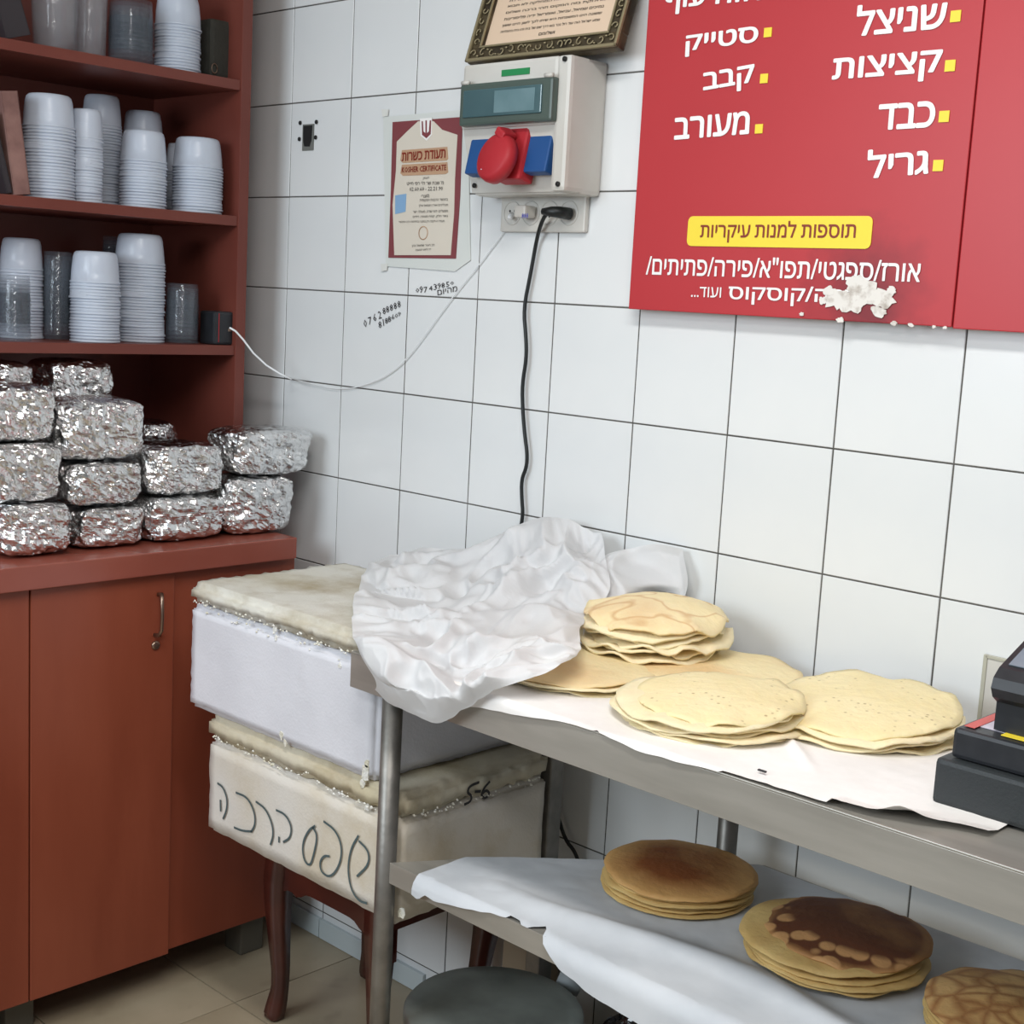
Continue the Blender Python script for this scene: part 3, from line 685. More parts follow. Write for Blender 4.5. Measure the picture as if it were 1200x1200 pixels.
leaner('file_folder', 'brown file folder leaning at left end of the middle shelf', 'folder', yA, -.2, -.02, SZ[1] + .005, .19, .034, 8, M_book_br, M_book_br)
leaner('file_folder', 'dark file leaning left of the brown one, middle shelf', 'folder', P(12, 222, 0, -.03).y, -.2, -.02, SZ[1] + .005, .15, .012, 14, M_book_dk, M_book_dk)
leaner('file_folder', 'dark ring binder leaning at the left end of the top shelf', 'folder', P(33, 52, 0, -.03).y, -.22, -.02, SZ[0] + .017, .2, .05, 18, M_book_dk, mat('pages', (172, 162, 148), .7))
# dark purse-like pouch at the right of the top shelf
po = thing('dark_pouch', 'dark olive pouch with a ring at right end of top shelf', 'pouch', P(248, 90, 0, -.08))
yb0, yb1 = P(236, 60, 0, -.08).y, P(266, 60, 0, -.08).y
mb = MB().box((-.14, yb0, SZ[0] + .0005), (-.05, yb1, SZ[0] + .125), .012)
obj('body', mb, mat('olive_fabric', (54, 54, 48), .8, bump=.3, bscale=60), po)
obj('strap', MB().box((-.12, yb1 - .012, SZ[0] + .0005), (-.046, yb1 + .001, SZ[0] + .12), .004), M_black, po)
obj('ring', MB().tube([Vector((-.048, yb0 + .012 + .007 * math.cos(a * math.pi / 6), SZ[0] + .022 + .01 * math.sin(a * math.pi / 6))) for a in range(13)], .0013, 6), M_chrome, po)
# power bank
y0_, y1_ = P(249, 385, 0, -.02).y, P(272, 385, 0, -.02).y
pb = thing('charger_box', 'small black charger box standing at right end of the lowest shelf', 'charger', (-.03, (y0_ + y1_) / 2, SZ[2] if False else SZ[0] * 0 + SZ[0] - SZ[0] + 1.332))
obj('body', MB().box((-.07, y0_, 1.3325), (-.012, y1_ - .001, 1.404), .006), M_black, pb)
obj('port', MB().box((-.0125, y1_ - .016, 1.362), (-.0115, y1_ - .007, 1.368)), M_chrome, pb)
obj('side_line', MB().box((-.0125, y0_ + .01, 1.338), (-.0112, y0_ + .0112, 1.40)), M_redp, pb)

# ------------------------------------------------------------------ foil parcels
def parcel(ul, ur, vt, vb, zb, x, label, seed, depth=.13, dark=False):
    """crumpled foil parcel; left, right, top, bottom in the photo, base height, x of its front"""
    mid = P((ul + ur) / 2, (vt + vb) / 2, 0, x); dist = -(CM.transposed() @ (mid - CP)).z
    a = P(ul, (vt + vb) / 2, 0, x); b = P(ur, (vt + vb) / 2, 0, x)
    w = abs(b.y - a.y) * .92
    h = (vb - vt) * dist / FPX * .93
    bm = bmesh.new(); bmesh.ops.create_cube(bm, size=2)
    bmesh.ops.subdivide_edges(bm, edges=bm.edges[:], cuts=26, use_grid_fill=True)
    c = Vector((x - depth / 2, (a.y + b.y) / 2, zb + h / 2))
    for v in bm.verts:
        p = v.co.copy(); n5 = (abs(p.x) ** 5 + abs(p.y) ** 5 + abs(p.z) ** 6) ** (1 / 5)
        p /= n5
        k = 1.0 + .03 * p.z   # tray wider at the top
        q = Vector((p.x * depth / 2 * k, p.y * w / 2 * k, p.z * h / 2))
        d = q.normalized()
        cr = 0
        for s, am in ((22, .0040), (48, .0030), (105, .0016)):
            cr += am * (1 - 2 * abs(hn(q, s, seed)) * 1.6)
        cr += .0022 * hn(q, 12, seed + 3)
        dd = d * cr
        if abs(p.z) > .8: dd.z *= .35
        v.co = q + dd
    zm = min(v.co.z for v in bm.verts)
    me = bpy.data.meshes.new('foil_parcel'); bm.to_mesh(me); bm.free(); me.materials.append(M_foil)
    o = bpy.data.objects.new('foil_parcel', me); COL.objects.link(o); o.location = (c.x, c.y, zb - zm)
    o.rotation_euler = (0, 0, random.uniform(-.06, .06))
    return tag(o, label, 'parcel', 'foil-wrapped parcels on the cabinet'), h - zm - h / 2
CT = .9425
g = parcel
tops = {}
def gg(key, *a, **k):
    o, t = parcel(*a, **k); tops[key] = o.location.z + max(v.co.z for v in o.data.vertices); return o
gg('F1', 2, 92, 583, 650, CT, .165, 'foil parcel in bottom row at the left end of counter', 1, depth=.15)
gg('F2', 92, 176, 588, 640, CT, .15, 'foil parcel second from left in the bottom row', 2)
gg('F3', 178, 270, 578, 634, CT, .16, 'foil parcel third from left in the bottom row', 3)
gg('F4', 268, 350, 555, 627, CT, .165, 'tall foil parcel at right end of bottom row, by the wall', 4)
gg('G1', -14, 80, 510, 585, tops['F1'] - .003, .155, 'foil parcel in the middle of the left pile of three', 5, depth=.15)
gg('G2', 83, 173, 535, 590, tops['F2'] - .002, .15, 'foil parcel in the middle of the second pile', 6)
gg('G3', 176, 269, 516, 580, tops['F3'] - .003, .15, 'foil parcel on top of the third pile', 7)
gg('G4', 278, 372, 504, 562, tops['F4'] - .002, .17, 'foil parcel on top of the right pile, overhanging toward the wall', 8)
gg('H1', -20, 72, 448, 520, tops['G1'] - .003, .15, 'foil parcel on top of the left pile of three', 9, depth=.15)
gg('H2', 73, 178, 462, 540, tops['G2'] - .002, .15, 'large foil parcel on top of the second pile', 10, depth=.15)
# rear row on the same counter, deeper in the hutch
def rear(ul, ur, vt, x, label, seed, layers):
    z = CT
    for k, (lab) in enumerate(layers):
        a = P((ul + ur) / 2, vt, 0, x); H = (a.z - CT) / len(layers)
        vb = vt + 10
        o, t = parcel(ul, ur, 0, H * FPX / (-(CM.transposed() @ (a - CP)).z) / .93, z, x, lab, seed + k, depth=.13)
        z = o.location.z + max(v.co.z for v in o.data.vertices) - .003
rear(-10, 44, 422, -.02, '', 20, ['hidden lower foil parcel of rear left pile in the hutch', 'middle foil parcel of the rear left pile in hutch', 'top foil parcel at far left rear, under the shelf'])
rear(60, 143, 420, -.03, '', 24, ['lowest foil parcel of the rear pile behind second pile', 'middle foil parcel of the rear pile behind second pile', 'foil parcel topping the rear pile, seen behind the large one'])
rear(172, 220, 492, -.06, '', 28, ['lower foil parcel behind the third pile', 'foil parcel peeking out behind the third pile, near hutch side'])

# ------------------------------------------------------------------ low wooden table and foam boxes
TX0, TX1, TY0, TY1, TZ = .418, .768, -.305, -.04, .452
tb = thing('side_table', 'small dark wooden table with curved legs under the foam boxes', 'table', ((TX0 + TX1) / 2, (TY0 + TY1) / 2, 0))
obj('tabletop', MB().box((TX0 - .02, TY0 - .02, TZ - .022), (TX1 + .03, TY1 + .02, TZ), .006), M_dkwood, tb)
def skirt(a, b, z1, ax, fancy=True):
    n = 24; mb = MB(); vs = []; fs = []
    for i in range(n + 1):
        t = i / n; dz = (.128 + .05 * abs(2 * t - 1) ** 5 + .014 * math.exp(-((t - .22) / .05) ** 2) + .014 * math.exp(-((t - .78) / .05) ** 2)) if fancy else .115
        p = Vector(a).lerp(Vector(b), t)
        off = Vector((0, .018, 0)) if ax == 0 else Vector((.018, 0, 0))
        for q in (p, p + off): vs += [(q.x, q.y, z1), (q.x, q.y, z1 - dz)]
    for i in range(n):
        k = 4 * i
        fs += [(k, k + 1, k + 5, k + 4), (k + 2, k + 6, k + 7, k + 3), (k + 1, k + 3, k + 7, k + 5), (k, k + 4, k + 6, k + 2)]
    return mb.add(vs, fs)
obj('apron', skirt((TX0, TY0, 0), (TX1, TY0, 0), TZ - .023, 0), M_dkwood, tb)
obj('apron', skirt((TX0, TY1 - .018, 0), (TX1, TY1 - .018, 0), TZ - .023, 0), M_dkwood, tb)
obj('apron', skirt((TX0, TY0, 0), (TX0, TY1, 0), TZ - .023, 1, False), M_dkwood, tb)
obj('apron', skirt((TX1 - .018, TY0, 0), (TX1 - .018, TY1, 0), TZ - .023, 1, False), M_dkwood, tb)
def cab_leg(x, y, sx, sy):
    prof = [(0, .424, .030), (.004, .36, .031), (.012, .30, .030), (.012, .24, .026), (.006, .17, .022), (.0, .11, .019), (.0, .07, .018), (.008, .035, .021), (.014, .012, .022), (.012, .0, .018)]
    mb = MB(); vs = []; fs = []
    for o_, z, r in prof:
        cx = x + sx * o_; cy = y + sy * o_
        vs += [(cx - r * .8, cy - r * .8, z), (cx + r * .8, cy - r * .8, z), (cx + r * .8, cy + r * .8, z), (cx - r * .8, cy + r * .8, z)]
    for i in range(len(prof) - 1):
        for k in range(4): fs.append((i * 4 + k, i * 4 + (k + 1) % 4, (i + 1) * 4 + (k + 1) % 4, (i + 1) * 4 + k))
    fs += [(0, 1, 2, 3), tuple(range(len(vs) - 4, len(vs)))]
    mb.add(vs, fs); bm = bmesh.new()
    me = bpy.data.meshes.new('t'); me.from_pydata([tuple(v) for v in mb.v], [], mb.f); bm.from_mesh(me)
    bmesh.ops.bevel(bm, geom=[e for e in bm.edges], offset=.004, segments=2, affect='EDGES')
    r = MB(); bm.verts.ensure_lookup_table(); bm.verts.index_update()
    r.add([v.co for v in bm.verts], [[v.index for v in f.verts] for f in bm.faces], True); bm.free(); bpy.data.meshes.remove(me)
    return r
for x, y, sx, sy in ((TX0 + .014, TY0 + .012, -.5, -.5), (TX1 - .040, TY0 + .012, .6, -.5), (TX0 + .012, TY1 - .015, -1, 1), (TX1 - .02, TY1 - .015, 1, 1)):
    obj('leg', cab_leg(x, y, sx, sy), M_dkwood, tb)
def foambox(x0, x1, y0, y1, z0, z1, seed, rag=.0025, bev=.010, cuts=(40, 26, 14)):
    bm = bmesh.new(); nx, ny, nz = cuts
    mb = MB(); c = Vector(((x0 + x1) / 2, (y0 + y1) / 2, (z0 + z1) / 2)); h = Vector(((x1 - x0) / 2, (y1 - y0) / 2, (z1 - z0) / 2))
    bmesh.ops.create_cube(bm, size=2, matrix=Matrix.Diagonal((h.x, h.y, h.z, 1)))
    bmesh.ops.bevel(bm, geom=bm.edges[:], offset=min(bev, h.z * .7), segments=3, affect='EDGES')
    bmesh.ops.triangulate(bm, faces=[f for f in bm.faces if len(f.verts) > 4])
    for _ in range(5):
        es = [e for e in bm.edges if e.calc_length() > .02]
        if not es: break
        bmesh.ops.subdivide_edges(bm, edges=es, cuts=1, use_grid_fill=True)
    bm.normal_update(); nn = [v.normal.copy() for v in bm.verts]
    for v, nv in zip(bm.verts, nn):
        p = v.co.copy()
        ex = sum(1 for k in range(3) if abs(abs(p[k]) - h[k]) < .016)
        a = rag * (1.3 if ex >= 2 else .4)
        v.co = p + nv * a * (.5 * hn(p + c, 30, seed) + .9 * hn(p + c, 110, seed))
    bm.verts.ensure_lookup_table(); bm.verts.index_update()
    mb.add([c + v.co for v in bm.verts], [[v.index for v in f.verts] for f in bm.faces], True); bm.free(); return mb
b1 = thing('foam_box', 'grimy lower polystyrene box with handwriting, on the wooden table', 'foam box', (.73, -.3, TZ))
obj('body', foambox(.441, .974, -.484, -.13, TZ + .001, .632, 1), M_foam_d, b1)
obj('lid', foambox(.438, .980, -.486, -.132, .634, .676, 2, rag=.005, bev=.011), M_foam_l2, b1)
b2 = thing('foam_box', 'clean white upper polystyrene box with a stained lid', 'foam box', (.65, -.3, .678))
obj('body', foambox(.376, .912, -.486, -.12, .678, .874, 3, rag=.0016), M_foam_w, b2)
obj('lid', foambox(.375, .880, -.491, -.115, .878, .917, 4, rag=.0045, bev=.013), M_foam_l, b2)
def beads(parent, x0, x1, y, z, n, ys=None):
    rnd = random.Random(n); mb = MB()
    for _ in range(n):
        c = Vector((rnd.uniform(x0, x1), y + rnd.uniform(-.0012, .0006), z + rnd.gauss(0, .0035))) if ys is None else Vector((x0 + rnd.uniform(-.0006, .0012), rnd.uniform(*ys), z + rnd.gauss(0, .003)))
        r = rnd.uniform(.0008, .0026); k = len(mb.v)
        mb.add([c + Vector(d) * r for d in ((1.6, 0, 0), (-1.6, 0, 0), (0, 1, 0), (0, -1, 0), (0, 0, 1.2), (0, 0, -1))], [(0, 2, 4), (2, 1, 4), (1, 3, 4), (3, 0, 4), (2, 0, 5), (1, 2, 5), (3, 1, 5), (0, 3, 5)])
    o = obj('loose_beads', mb, M_crumb, parent); o['kind'] = 'stuff'
beads(b2, .39, .87, -.4915, .884, 70); beads(b1, .46, .97, -.4865, .638, 90); beads(b1, .981, 0, 0, .636, 40, (-.47, -.15)); beads(b2, .4, .9, -.4865, .868, 30)
random.seed(5)
def chip(parent, pts, y):
    for u, v, r in pts:
        q = P(u, v, 1, y); s = Vector(q)
        mb = MB(); k = 8; vs = []
        for j in range(k):
            a = 2 * math.pi * j / k; rr_ = r * random.uniform(.6, 1.2); vs.append((q.x + rr_ * math.cos(a), y - .0005, q.z + rr_ * math.sin(a) * 1.4))
        mb.prism(vs, (0, .002, 0)); obj('chipped_spot', mb, M_crumb, parent)
chip(b2, [(322, 738, .005), (323, 748, .004), (330, 862, .006), (334, 870, .005), (428, 905, .010), (424, 918, .007), (430, 895, .006), (398, 780, .004)], -.487)
chip(b1, [(430, 945, .006), (470, 1070, .008), (462, 960, .006)], -.4855)
def pen(pts, parent, ax, val, nrm, r, m):
    stroke([P(u, v, ax, val) for u, v in pts], r, nrm, m, parent)
cv = lambda L_: [(200 + x / 3.333, 850 + y / 3.333) for x, y in L_]
YB = -.4858
for L_ in ([(183, 225), (205, 240), (222, 285), (220, 330), (205, 366)], [(195, 290), (196, 336)],
           [(255, 262), (300, 280), (328, 335), (332, 385), (316, 416)], [(248, 398), (280, 412), (318, 414)],
           [(333, 297), (372, 325), (398, 385), (402, 430), (390, 467)],
           [(412, 330), (450, 348), (474, 395), (468, 440), (440, 456)], [(424, 434), (424, 458)],
           [(566, 392), (540, 408), (515, 460), (520, 525), (545, 552), (560, 505), (575, 430), (556, 398)],
           [(598, 374), (648, 412), (672, 480), (660, 550), (625, 595), (590, 575), (582, 535), (600, 508), (622, 512)],
           [(735, 430), (705, 480), (692, 560), (705, 640), (735, 685), (768, 695)], [(735, 450), (775, 490), (775, 545), (728, 590)]):
    pen(cv(L_), b1, 1, YB, (0, -1, 0), .0021, M_pencil)
cv2 = lambda L_: [(480 + x / 3.75, 900 + y / 3.75) for x, y in L_]
for L_ in ([(305, 62), (262, 78), (252, 108), (272, 122), (266, 148), (238, 160)], [(285, 104), (312, 102)], [(352, 58), (325, 88), (312, 122), (330, 136), (352, 112), (336, 96), (318, 112)]):
    pen(cv2(L_), b1, 0, .9815, (1, 0, 0), .0024, M_ink)

# ------------------------------------------------------------------ steel bench
BX0, BX1, BY0, BY1, BZ = .884, 2.6, -.52, -.065, .898
bn = thing('steel_bench', 'stainless steel work bench with tubular legs and lower shelf', 'table', (1.7, -.3, 0))
obj('top', MB().box((BX0, BY0, BZ - .003), (BX1, BY1, BZ), .0012), M_steel, bn)
obj('front_apron', MB().box((BX0, BY0, BZ - .058), (BX1, BY0 + .002, BZ - .0031), .0005), M_steel, bn)
obj('rear_apron', MB().box((BX0, BY1 - .002, BZ - .05), (BX1, BY1, BZ - .0031), .0005), M_steel, bn)
obj('end_apron', MB().box((BX1 - .002, BY0 + .0021, BZ - .05), (BX1, BY1 - .0021, BZ - .0031), .0005), M_steel, bn)
for x, y in ((.968, -.5025), (2.52, -.5025), (1.342, -.105), (2.52, -.105)):
    l = obj('leg', MB().tube([(x, y, .012), (x, y, BZ - .0032)], .0165, 20), M_steel_leg, bn)
    obj('foot', MB().lathe([(.014, 0), (.018, .004), (.018, .02), (.0166, .024)], (x, y, 0), 16), M_black, l)
l = obj('leg', MB().box((.94, -.125, .012), (.975, -.09, BZ - .0032), .003, ), M_steel_leg, bn)
obj('foot', MB().box((.938, -.127, 0), (.977, -.088, .014), .002), M_black, l)
HZ = .573
sf = obj('lower_shelf', MB().prism([(.984, -.507, HZ), (2.55, -.507, HZ), (2.55, -.04, HZ), (1.375, -.04, HZ), (1.215, -.215, HZ), (1.06, -.385, HZ)], (0, 0, -.0025)), M_steel, bn)
obj('shelf_lip', MB().box((.984, -.509, HZ - .034), (2.55, -.507, HZ + .0005), .0005), M_steel, sf)
obj('shelf_lip', MB().prism([(.984, -.507, HZ - .0026), (1.06, -.385, HZ - .0026), (1.215, -.215, HZ - .0026), (1.218, -.218, HZ - .0026), (1.063, -.388, HZ - .0026), (.987, -.507, HZ - .0026)], (0, 0, -.018)), M_steel, sf)

# greaseproof sheets
def catmull(arr, t):
    n = len(arr) - 1; x = t * n; i = min(int(x), n - 1); f = x - i
    p = [arr[max(i - 1, 0)], arr[i], arr[i + 1], arr[min(i + 2, n)]]
    return .5 * ((2 * p[1]) + (p[2] - p[0]) * f + (2 * p[0] - 5 * p[1] + 4 * p[2] - p[3]) * f * f + (3 * p[1] - p[0] - 3 * p[2] + p[3]) * f ** 3)
def interp(tab, x):
    if x <= tab[0][0]: return tab[0][1]
    for (a, b), (c, d) in zip(tab, tab[1:]):
        if x <= c: return b + (d - b) * (x - a) / (c - a)
    return tab[-1][1]
def gridobj(fn, nu, nv, name, m):
    mb = MB(); vs = [fn(i / nu, j / nv) for j in range(nv + 1) for i in range(nu + 1)]
    fs = [(j * (nu + 1) + i, j * (nu + 1) + i + 1, (j + 1) * (nu + 1) + i + 1, (j + 1) * (nu + 1) + i) for j in range(nv) for i in range(nu)]
    mb.add(vs, fs, True); return obj(name, mb, m)
HANG = [(.98, .02), (1.05, .035), (1.13, .034), (1.2, .026), (1.27, .018), (1.33, .009), (1.40, .006), (1.47, .013), (1.53, .012), (1.62, .006), (1.70, .002), (1.77, -.001), (1.81, -.006), (1.84, -.014), (1.875, -.040), (1.90, -.05), (1.95, -.06)]
def upper_sheet(u, v):
    x = .99 + u * .93; hang = interp(HANG, x) + .002 * hn((x, 0, 0), 30, 2)
    L0 = .44 + hang; s = v * L0; y = -.075 - s; z = BZ + .0016
    w = .0022 * (1 + hn((x, y, 0), 9, 1)) + .0012 * abs(hn((x * 2, y, 0), 28, 4))
    ridge = .007 * math.exp(-((y + .36 + (x - 1.60) * .9) / .010) ** 2) * max(0, 1 - abs(x - 1.61) / .08) + .012 * math.exp(-((x - 1.835) / .02) ** 2) * max(0, v - .88) / .12
    z += w + ridge
    if y < BY0 - .002:
        over = (BY0 - .002) - y; y = BY0 - .0035 - .002 * math.sin(min(1, over / .01) * 1.57) - .0015 * abs(hn((x, 1, 0), 22, 3)); z = BZ + .0014 - over
    if x > 1.72 and hang < 0 and v > .93: z += .006 * (v - .93) / .07
    return (x, y, z)
tag(gridobj(upper_sheet, 150, 90, 'paper_sheet', M_sheet), 'white greaseproof sheet under the crepes on the bench top', 'paper')
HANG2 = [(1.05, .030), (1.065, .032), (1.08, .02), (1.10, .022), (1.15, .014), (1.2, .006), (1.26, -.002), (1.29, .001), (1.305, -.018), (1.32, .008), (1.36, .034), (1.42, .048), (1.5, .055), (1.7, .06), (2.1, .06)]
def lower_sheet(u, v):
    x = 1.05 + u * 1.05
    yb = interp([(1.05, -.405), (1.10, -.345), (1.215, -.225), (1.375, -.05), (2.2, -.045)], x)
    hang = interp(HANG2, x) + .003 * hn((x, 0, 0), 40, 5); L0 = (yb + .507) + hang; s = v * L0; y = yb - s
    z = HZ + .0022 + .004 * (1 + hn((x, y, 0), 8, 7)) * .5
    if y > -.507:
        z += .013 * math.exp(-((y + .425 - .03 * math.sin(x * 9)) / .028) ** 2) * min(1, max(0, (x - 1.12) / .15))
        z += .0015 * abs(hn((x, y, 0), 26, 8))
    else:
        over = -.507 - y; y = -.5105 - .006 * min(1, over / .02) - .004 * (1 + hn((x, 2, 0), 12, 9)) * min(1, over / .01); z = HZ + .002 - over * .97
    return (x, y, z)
tag(gridobj(lower_sheet, 170, 80, 'paper_sheet', M_sheet_shaded), 'greaseproof sheet on the lower shelf, drooping over its front edge', 'paper')

# crumpled paper heap: rows from the wall to the front edge (u, v in the photo, y in metres)
ROWS = [
 [(425, 672, -.21), (455, 650, -.09), (500, 643, -.06), (555, 641, -.05), (600, 622, -.045), (645, 607, -.04), (703, 622, -.04)],
 [(418, 692, -.31), (452, 684, -.25), (505, 672, -.18), (560, 668, -.15), (606, 650, -.12), (655, 640, -.11), (712, 662, -.09)],
 [(414, 716, -.43), (450, 722, -.41), (498, 716, -.34), (560, 700, -.25), (615, 700, -.23), (660, 682, -.18), (714, 692, -.15)],
 [(412, 742, -.515), (452, 748, -.50), (500, 756, -.47), (555, 738, -.38), (603, 744, -.35), (645, 720, -.27), (690, 722, -.23)],
 [(424, 768, -.555), (452, 786, -.555), (503, 778, -.53), (545, 776, -.49), (592, 762, -.44), (640, 752, -.38), (680, 748, -.33)],
 [(440, 796, -.56), (470, 815, -.565), (512, 814, -.56), (552, 806, -.545), (598, 788, -.51), (640, 774, -.46), (680, 762, -.40)],
 [(440, 808, -.53), (478, 836, -.545), (518, 847, -.545), (556, 824, -.54), (600, 803, -.525), (645, 786, -.485), (676, 768, -.42)]]
def crumple(p, amp):
    w = Vector((hn(p, 6, 31), hn(p, 6, 32), hn(p, 6, 33))) * .09
    q = p + w; o = 0
    for sc, a in ((5.5, 1), (12, .62), (25, .2)):
        o += a * (.5 - abs(hn(q, sc, sc)) * 2.2)
    return amp * o
def heap_fn(rows, amp):
    def pt(u, v, y, k):
        p = P(u, v, 1, y)
        if k < 5:      # nothing sinks into the foam lid or the bench top
            lim = .926 if p.x < .88 else .915
            if p.z < lim: p = P(u, v, 2, lim)
        return p
    R3 = [[pt(u, v, y, k) for u, v, y in r] for k, r in enumerate(rows)]
    def fn(u, v):
        line = [catmull(r, u) for r in R3]; p = catmull(line, v)
        k = crumple(p, amp); e = min(1, min(u, 1 - u, v, 1 - v) * 9 + .25)
        q = p + (CP - p).normalized() * 0 + Vector((.25, -.6, .75)).normalized() * k * e
        q.x += .006 * hn(p, 16, 3); q.z += .007 * hn(p, 14, 5)
        if q.y > -.515: q.z = max(q.z, (.9225 if q.x < .89 else .904) + .002 * abs(hn(p, 30, 9)))
        return q
    return fn
hp_ = gridobj(heap_fn(ROWS, .036), 170, 150, 'crumpled_paper', M_paper)
tag(hp_, 'large heap of crumpled white tissue paper draped over bench corner', 'paper')
WING = [
 [(690, 662, -.08), (728, 645, -.035), (765, 637, -.025), (800, 641, -.02)],
 [(694, 690, -.13), (730, 668, -.07), (768, 660, -.04), (803, 662, -.03)],
 [(690, 718, -.20), (720, 694, -.12), (762, 680, -.06), (804, 680, -.035)],
 [(682, 748, -.27), (706, 716, -.20), (760, 694, -.05), (802, 700, -.03)]]
tag(gridobj(heap_fn(WING, .022), 80, 60, 'crumpled_paper', M_paper), 'end of crumpled white paper running behind the tall crepe pile', 'paper')

# ------------------------------------------------------------------ crepes
def crepe(cx, cy, zf, r, seed, m, th=.0026, wav=.010, lab='', grp='', fold=0):
    n = 72; rings = 12; mb = MB(); vs = []; fs = []
    def rad(a): return r * (1 + .028 * hn((math.cos(a), math.sin(a), 0), 1.2, seed) + .020 * hn((math.cos(a), math.sin(a), 0), 3.7, seed + 1) + .008 * hn((math.cos(a), math.sin(a), 1), 9, seed + 2))
    for side in (0, 1):
        for j in range(1, rings + 1):
            for k in range(n):
                a = 2 * math.pi * k / n; t = (j / rings); rr_ = rad(a) * t
                x = rr_ * math.cos(a); y = rr_ * math.sin(a)
                z = zf(x / r, y / r, t) + (-th * (1 if t < .98 else .8) if side else 0)
                w_ = wav * t ** 6 * (.5 * hn((math.cos(a), math.sin(a), 0), 2.6, seed + 5) + .14 * hn((math.cos(a), math.sin(a), 0), 6, seed + 6))
                vs.append((cx + x, cy + y, z + w_))
        vs.append((cx, cy, zf(0, 0, 0) - (th if side else 0)))
    N1 = rings * n + 1
    for side in (0, 1):
        b = side * N1
        for k in range(n): fs.append((b + N1 - 1, b + k, b + (k + 1) % n))
        for j in range(rings - 1):
            for k in range(n): fs.append((b + j * n + k, b + j * n + (k + 1) % n, b + (j + 1) * n + (k + 1) % n, b + (j + 1) * n + k))
    o_ = (rings - 1) * n
    for k in range(n): fs.append((o_ + k, o_ + (k + 1) % n, N1 + o_ + (k + 1) % n, N1 + o_ + k))
    mb.add(vs, fs, True)
    o = obj('crepe', mb, m, origin=(cx, cy, zf(0, 0, 0)))
    return tag(o, lab, 'pancake', grp)
ORD = {1: 'second', 2: 'third', 3: 'fourth', 4: 'fifth', 5: 'sixth', 6: 'seventh', 7: 'eighth', 8: 'ninth'}
def pile(cx, cy, z0, n, r, pitch, seed, tops, m, where, toplook, tilt=(0, 0), dome=.006, droop=.5, jit=.009, wav=.010, und=lambda x, y: 0, th=.0026, topr=(1, 0, 0)):
    """n crepes lying on one another; the edges sag onto the ones below; tilt = rise of the top over +x,+y"""
    rnd = random.Random(seed)
    for i in range(n):
        f = (i + 1) / n
        def zf(x, y, t, i=i, f=f):
            rr_ = min(1.1, math.hypot(x, y))
            return z0 + .0034 + i * pitch * (1 - droop * .25 * rr_ ** 4) + dome * f * (1 - rr_ ** 2) * (.4 + .6 * f) + (tilt[0] * x + tilt[1] * y) * f + und(x, y) * f
        top = i == n - 1
        k = n - 1 - i
        lab = f'{toplook} crepe on top of {where}' if top else (f'{ORD.get(k, "lower")} crepe from the top of {where}' if k < n - 1 or n < 3 else f'bottom crepe of {where}')
        mm = tops if top else m
        crepe(cx + (topr[1] if top else rnd.uniform(-jit, jit)), cy + (topr[2] if top else rnd.uniform(-jit, jit)), zf, r * (topr[0] if top else rnd.uniform(.97, 1.03)), seed * 13 + i, mm, th=th, wav=wav * (1 if not top else 1.2), lab=lab, grp='crepes in ' + where)
Z0 = BZ + .0045
pile(1.195, -.335, Z0, 4, .130, .0052, 2, C_tan, C_edge, 'the flat left pile on the bench', 'smooth lightly browned', dome=.004, jit=.012, und=lambda x, y: .0)
pile(1.345, -.175, Z0, 4, .128, .0052, 3, C_tan, C_edge, 'the rear middle pile against the wall', 'tan half-covered', dome=.004, jit=.008)
pile(1.213, -.165, Z0 + .0275, 6, .116, .0112, 4, C_vein, C_edge, 'the tall rear pile beside the crumpled paper', 'brown-veined wavy', tilt=(.0, .006), dome=.014, jit=.008, wav=.030, th=.0045, droop=.9)
pile(1.462, -.357, Z0, 6, .125, .0068, 5, C_pale, C_edge, 'the front middle pile on the bench', 'pale pitted', tilt=(.0, .006), dome=.006, jit=.013, wav=.016, th=.0034, topr=(.93, .012, .006))
pile(1.612, -.200, Z0, 5, .132, .0078, 6, C_pale, C_edge, 'the right pile beside the black machine', 'pale pitted tilted', tilt=(.002, .012), dome=.006, jit=.013, wav=.018, th=.0036)
Z1 = HZ + .009
pile(1.348, -.235, Z1, 6, .118, .0056, 7, C_brown, C_low, 'the left pile on the lower shelf', 'smooth dark browned', dome=.010, jit=.006, wav=.006)
pile(1.628, -.250, Z1, 7, .124, .0060, 8, C_brown2, C_low, 'the middle pile on the lower shelf', 'dark blistered', dome=.009, jit=.010, wav=.010, topr=(.93, .012, .012))
pile(1.900, -.255, Z1, 6, .118, .0058, 9, C_cell, C_low, 'the right pile on the lower shelf', 'blistered light brown', dome=.016, jit=.005, wav=.010)

# ------------------------------------------------------------------ black machine at the right
mc = thing('counter_machine', 'black countertop weighing machine with raised grey-screened head', 'machine', (1.97, -.3, BZ))
obj('base', MB().box((1.826, -.412, BZ + .0035), (2.18, -.10, .957), .006), M_black2, mc)
obj('body', MB().box((1.838, -.398, .958), (2.17, -.115, .994), .005), M_black, mc)
obj('label', MB().box((1.845, -.37, .9942), (1.98, -.20, .9950)), M_label_p, mc)
obj('label', MB().box((1.845, -.385, .9951), (1.858, -.20, .9958)), M_label_r, mc)
obj('label', MB().box((1.89, -.385, .9951), (2.0, -.345, .9960)), M_yellow, mc)
mb = MB(); hx0, hx1 = 1.875, 2.15
prof = [(-.372, .9965), (-.372, 1.030), (-.385, 1.038), (-.392, 1.050), (-.388, 1.062), (-.375, 1.072), (-.25, 1.118), (-.235, 1.112), (-.225, .9965)]
mb.prism([(hx0, y, z) for y, z in prof], (hx1 - hx0, 0, 0))
obj('head', mb, M_black, mc)
mb = MB(); nrm_ = Vector((0, -.046, .125)).normalized()
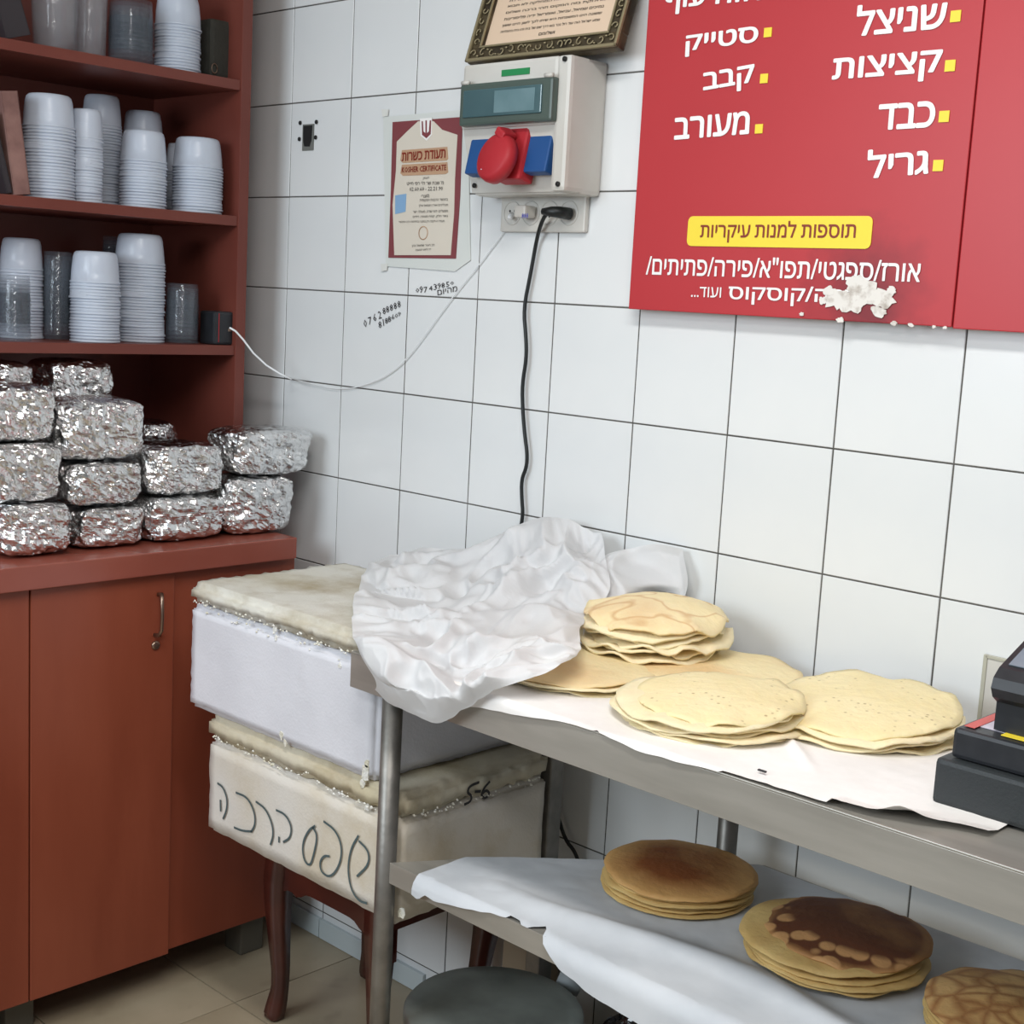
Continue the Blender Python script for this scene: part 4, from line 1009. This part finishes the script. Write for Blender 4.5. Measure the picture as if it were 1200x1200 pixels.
mb.prism([Vector((x, y, z)) + nrm_ * .0006 for x, y, z in ((hx0 + .008, -.368, 1.0746), (hx1 - .01, -.368, 1.0746), (hx1 - .01, -.258, 1.1151), (hx0 + .008, -.258, 1.1151))], nrm_ * .0012)
obj('screen', mb, M_screen, mc)

# ------------------------------------------------------------------ under the bench
pt = thing('stock_pot', 'large lidded aluminium pot on the floor under the bench', 'pot', (1.045, -.315, 0))
pc = (1.045, -.315, 0)
obj('body', MB().lathe([(.0, .002), (.135, .002), (.143, .01), (.143, .262), (.147, .266), (.147, .270), (.139, .270), (.139, .02), (0, .02)], pc, 48, close=False), M_alu, pt)
obj('lid', MB().lathe([(.150, .264), (.1525, .266), (.152, .279), (.148, .284), (.12, .2865), (.06, .289), (0, .290)], pc, 56, close=False), M_alu, pt)
obj('lid_knob', MB().lathe([(.008, .287), (.008, .298), (.017, .302), (.017, .308), (0, .311)], (1.06, -.40, 0), 16, close=False), M_alu, pt) if False else None
for s in (-1, 1):
    obj('handle', MB().tube([(1.045 + s * .142, -.315 - .03, .22), (1.045 + s * .17, -.315 - .028, .222), (1.045 + s * .175, -.315, .222), (1.045 + s * .17, -.315 + .028, .222), (1.045 + s * .142, -.315 + .03, .22)], .004, 8), M_alu, pt)
cb = thing('beige_stand_in', 'plain beige stand-in for shaded wall tiles and wood behind the pot', 'box', (.90, -.07, 0))  # added block in place of wall tiles in shade and wood
obj('body', MB().box((.845, -.085, 0), (.925, -.012, .26), .003), M_shaded_beige, cb)
tag(obj('paper_roll', MB().tube([P(655, 1143, 0, 1.03), P(681, 1156, 0, 1.065)], .02, 20), mat('grey_white_roll', (176, 184, 188), .5)), 'grey-white roll end lying between the pot and black bag', 'roll')
def lump(c, s, seed, am):
    bm = bmesh.new(); bmesh.ops.create_icosphere(bm, subdivisions=5, radius=1)
    for v in bm.verts:
        d = v.co.copy(); k = 1 + am * (1 - 2.5 * abs(hn(d, 2.2, seed))) + am * .5 * (1 - 2.5 * abs(hn(d, 5, seed + 1))) + am * .2 * hn(d, 12, seed)
        v.co = Vector((d.x * s[0] * k, d.y * s[1] * k, max(d.z * s[2] * k, -s[2] * .92)))
    bm.verts.index_update(); mb = MB(); mb.add([Vector(c) + v.co for v in bm.verts], [[v.index for v in f.verts] for f in bm.faces], True); bm.free(); return mb
tag(obj('rubbish_bag', lump((1.285, -.21, .155), (.085, .1, .175), 3, .12), M_blackg), 'shiny black plastic bag on the floor beside the pot', 'bag')
tag(obj('foil_bundle', lump((1.41, -.37, .15), (.075, .075, .165), 6, .12), M_foil), 'upright crumpled foil bundle on floor beside the black bag', 'foil')

q = P(893, 905, 2, BZ + .006)
tag(obj('crumb', MB().box((q.x - .006, q.y - .002, BZ + .0068), (q.x + .006, q.y + .002, BZ + .009), .0008), M_ink), 'tiny dark burnt crumb on the paper in front of the crepes', 'crumb')
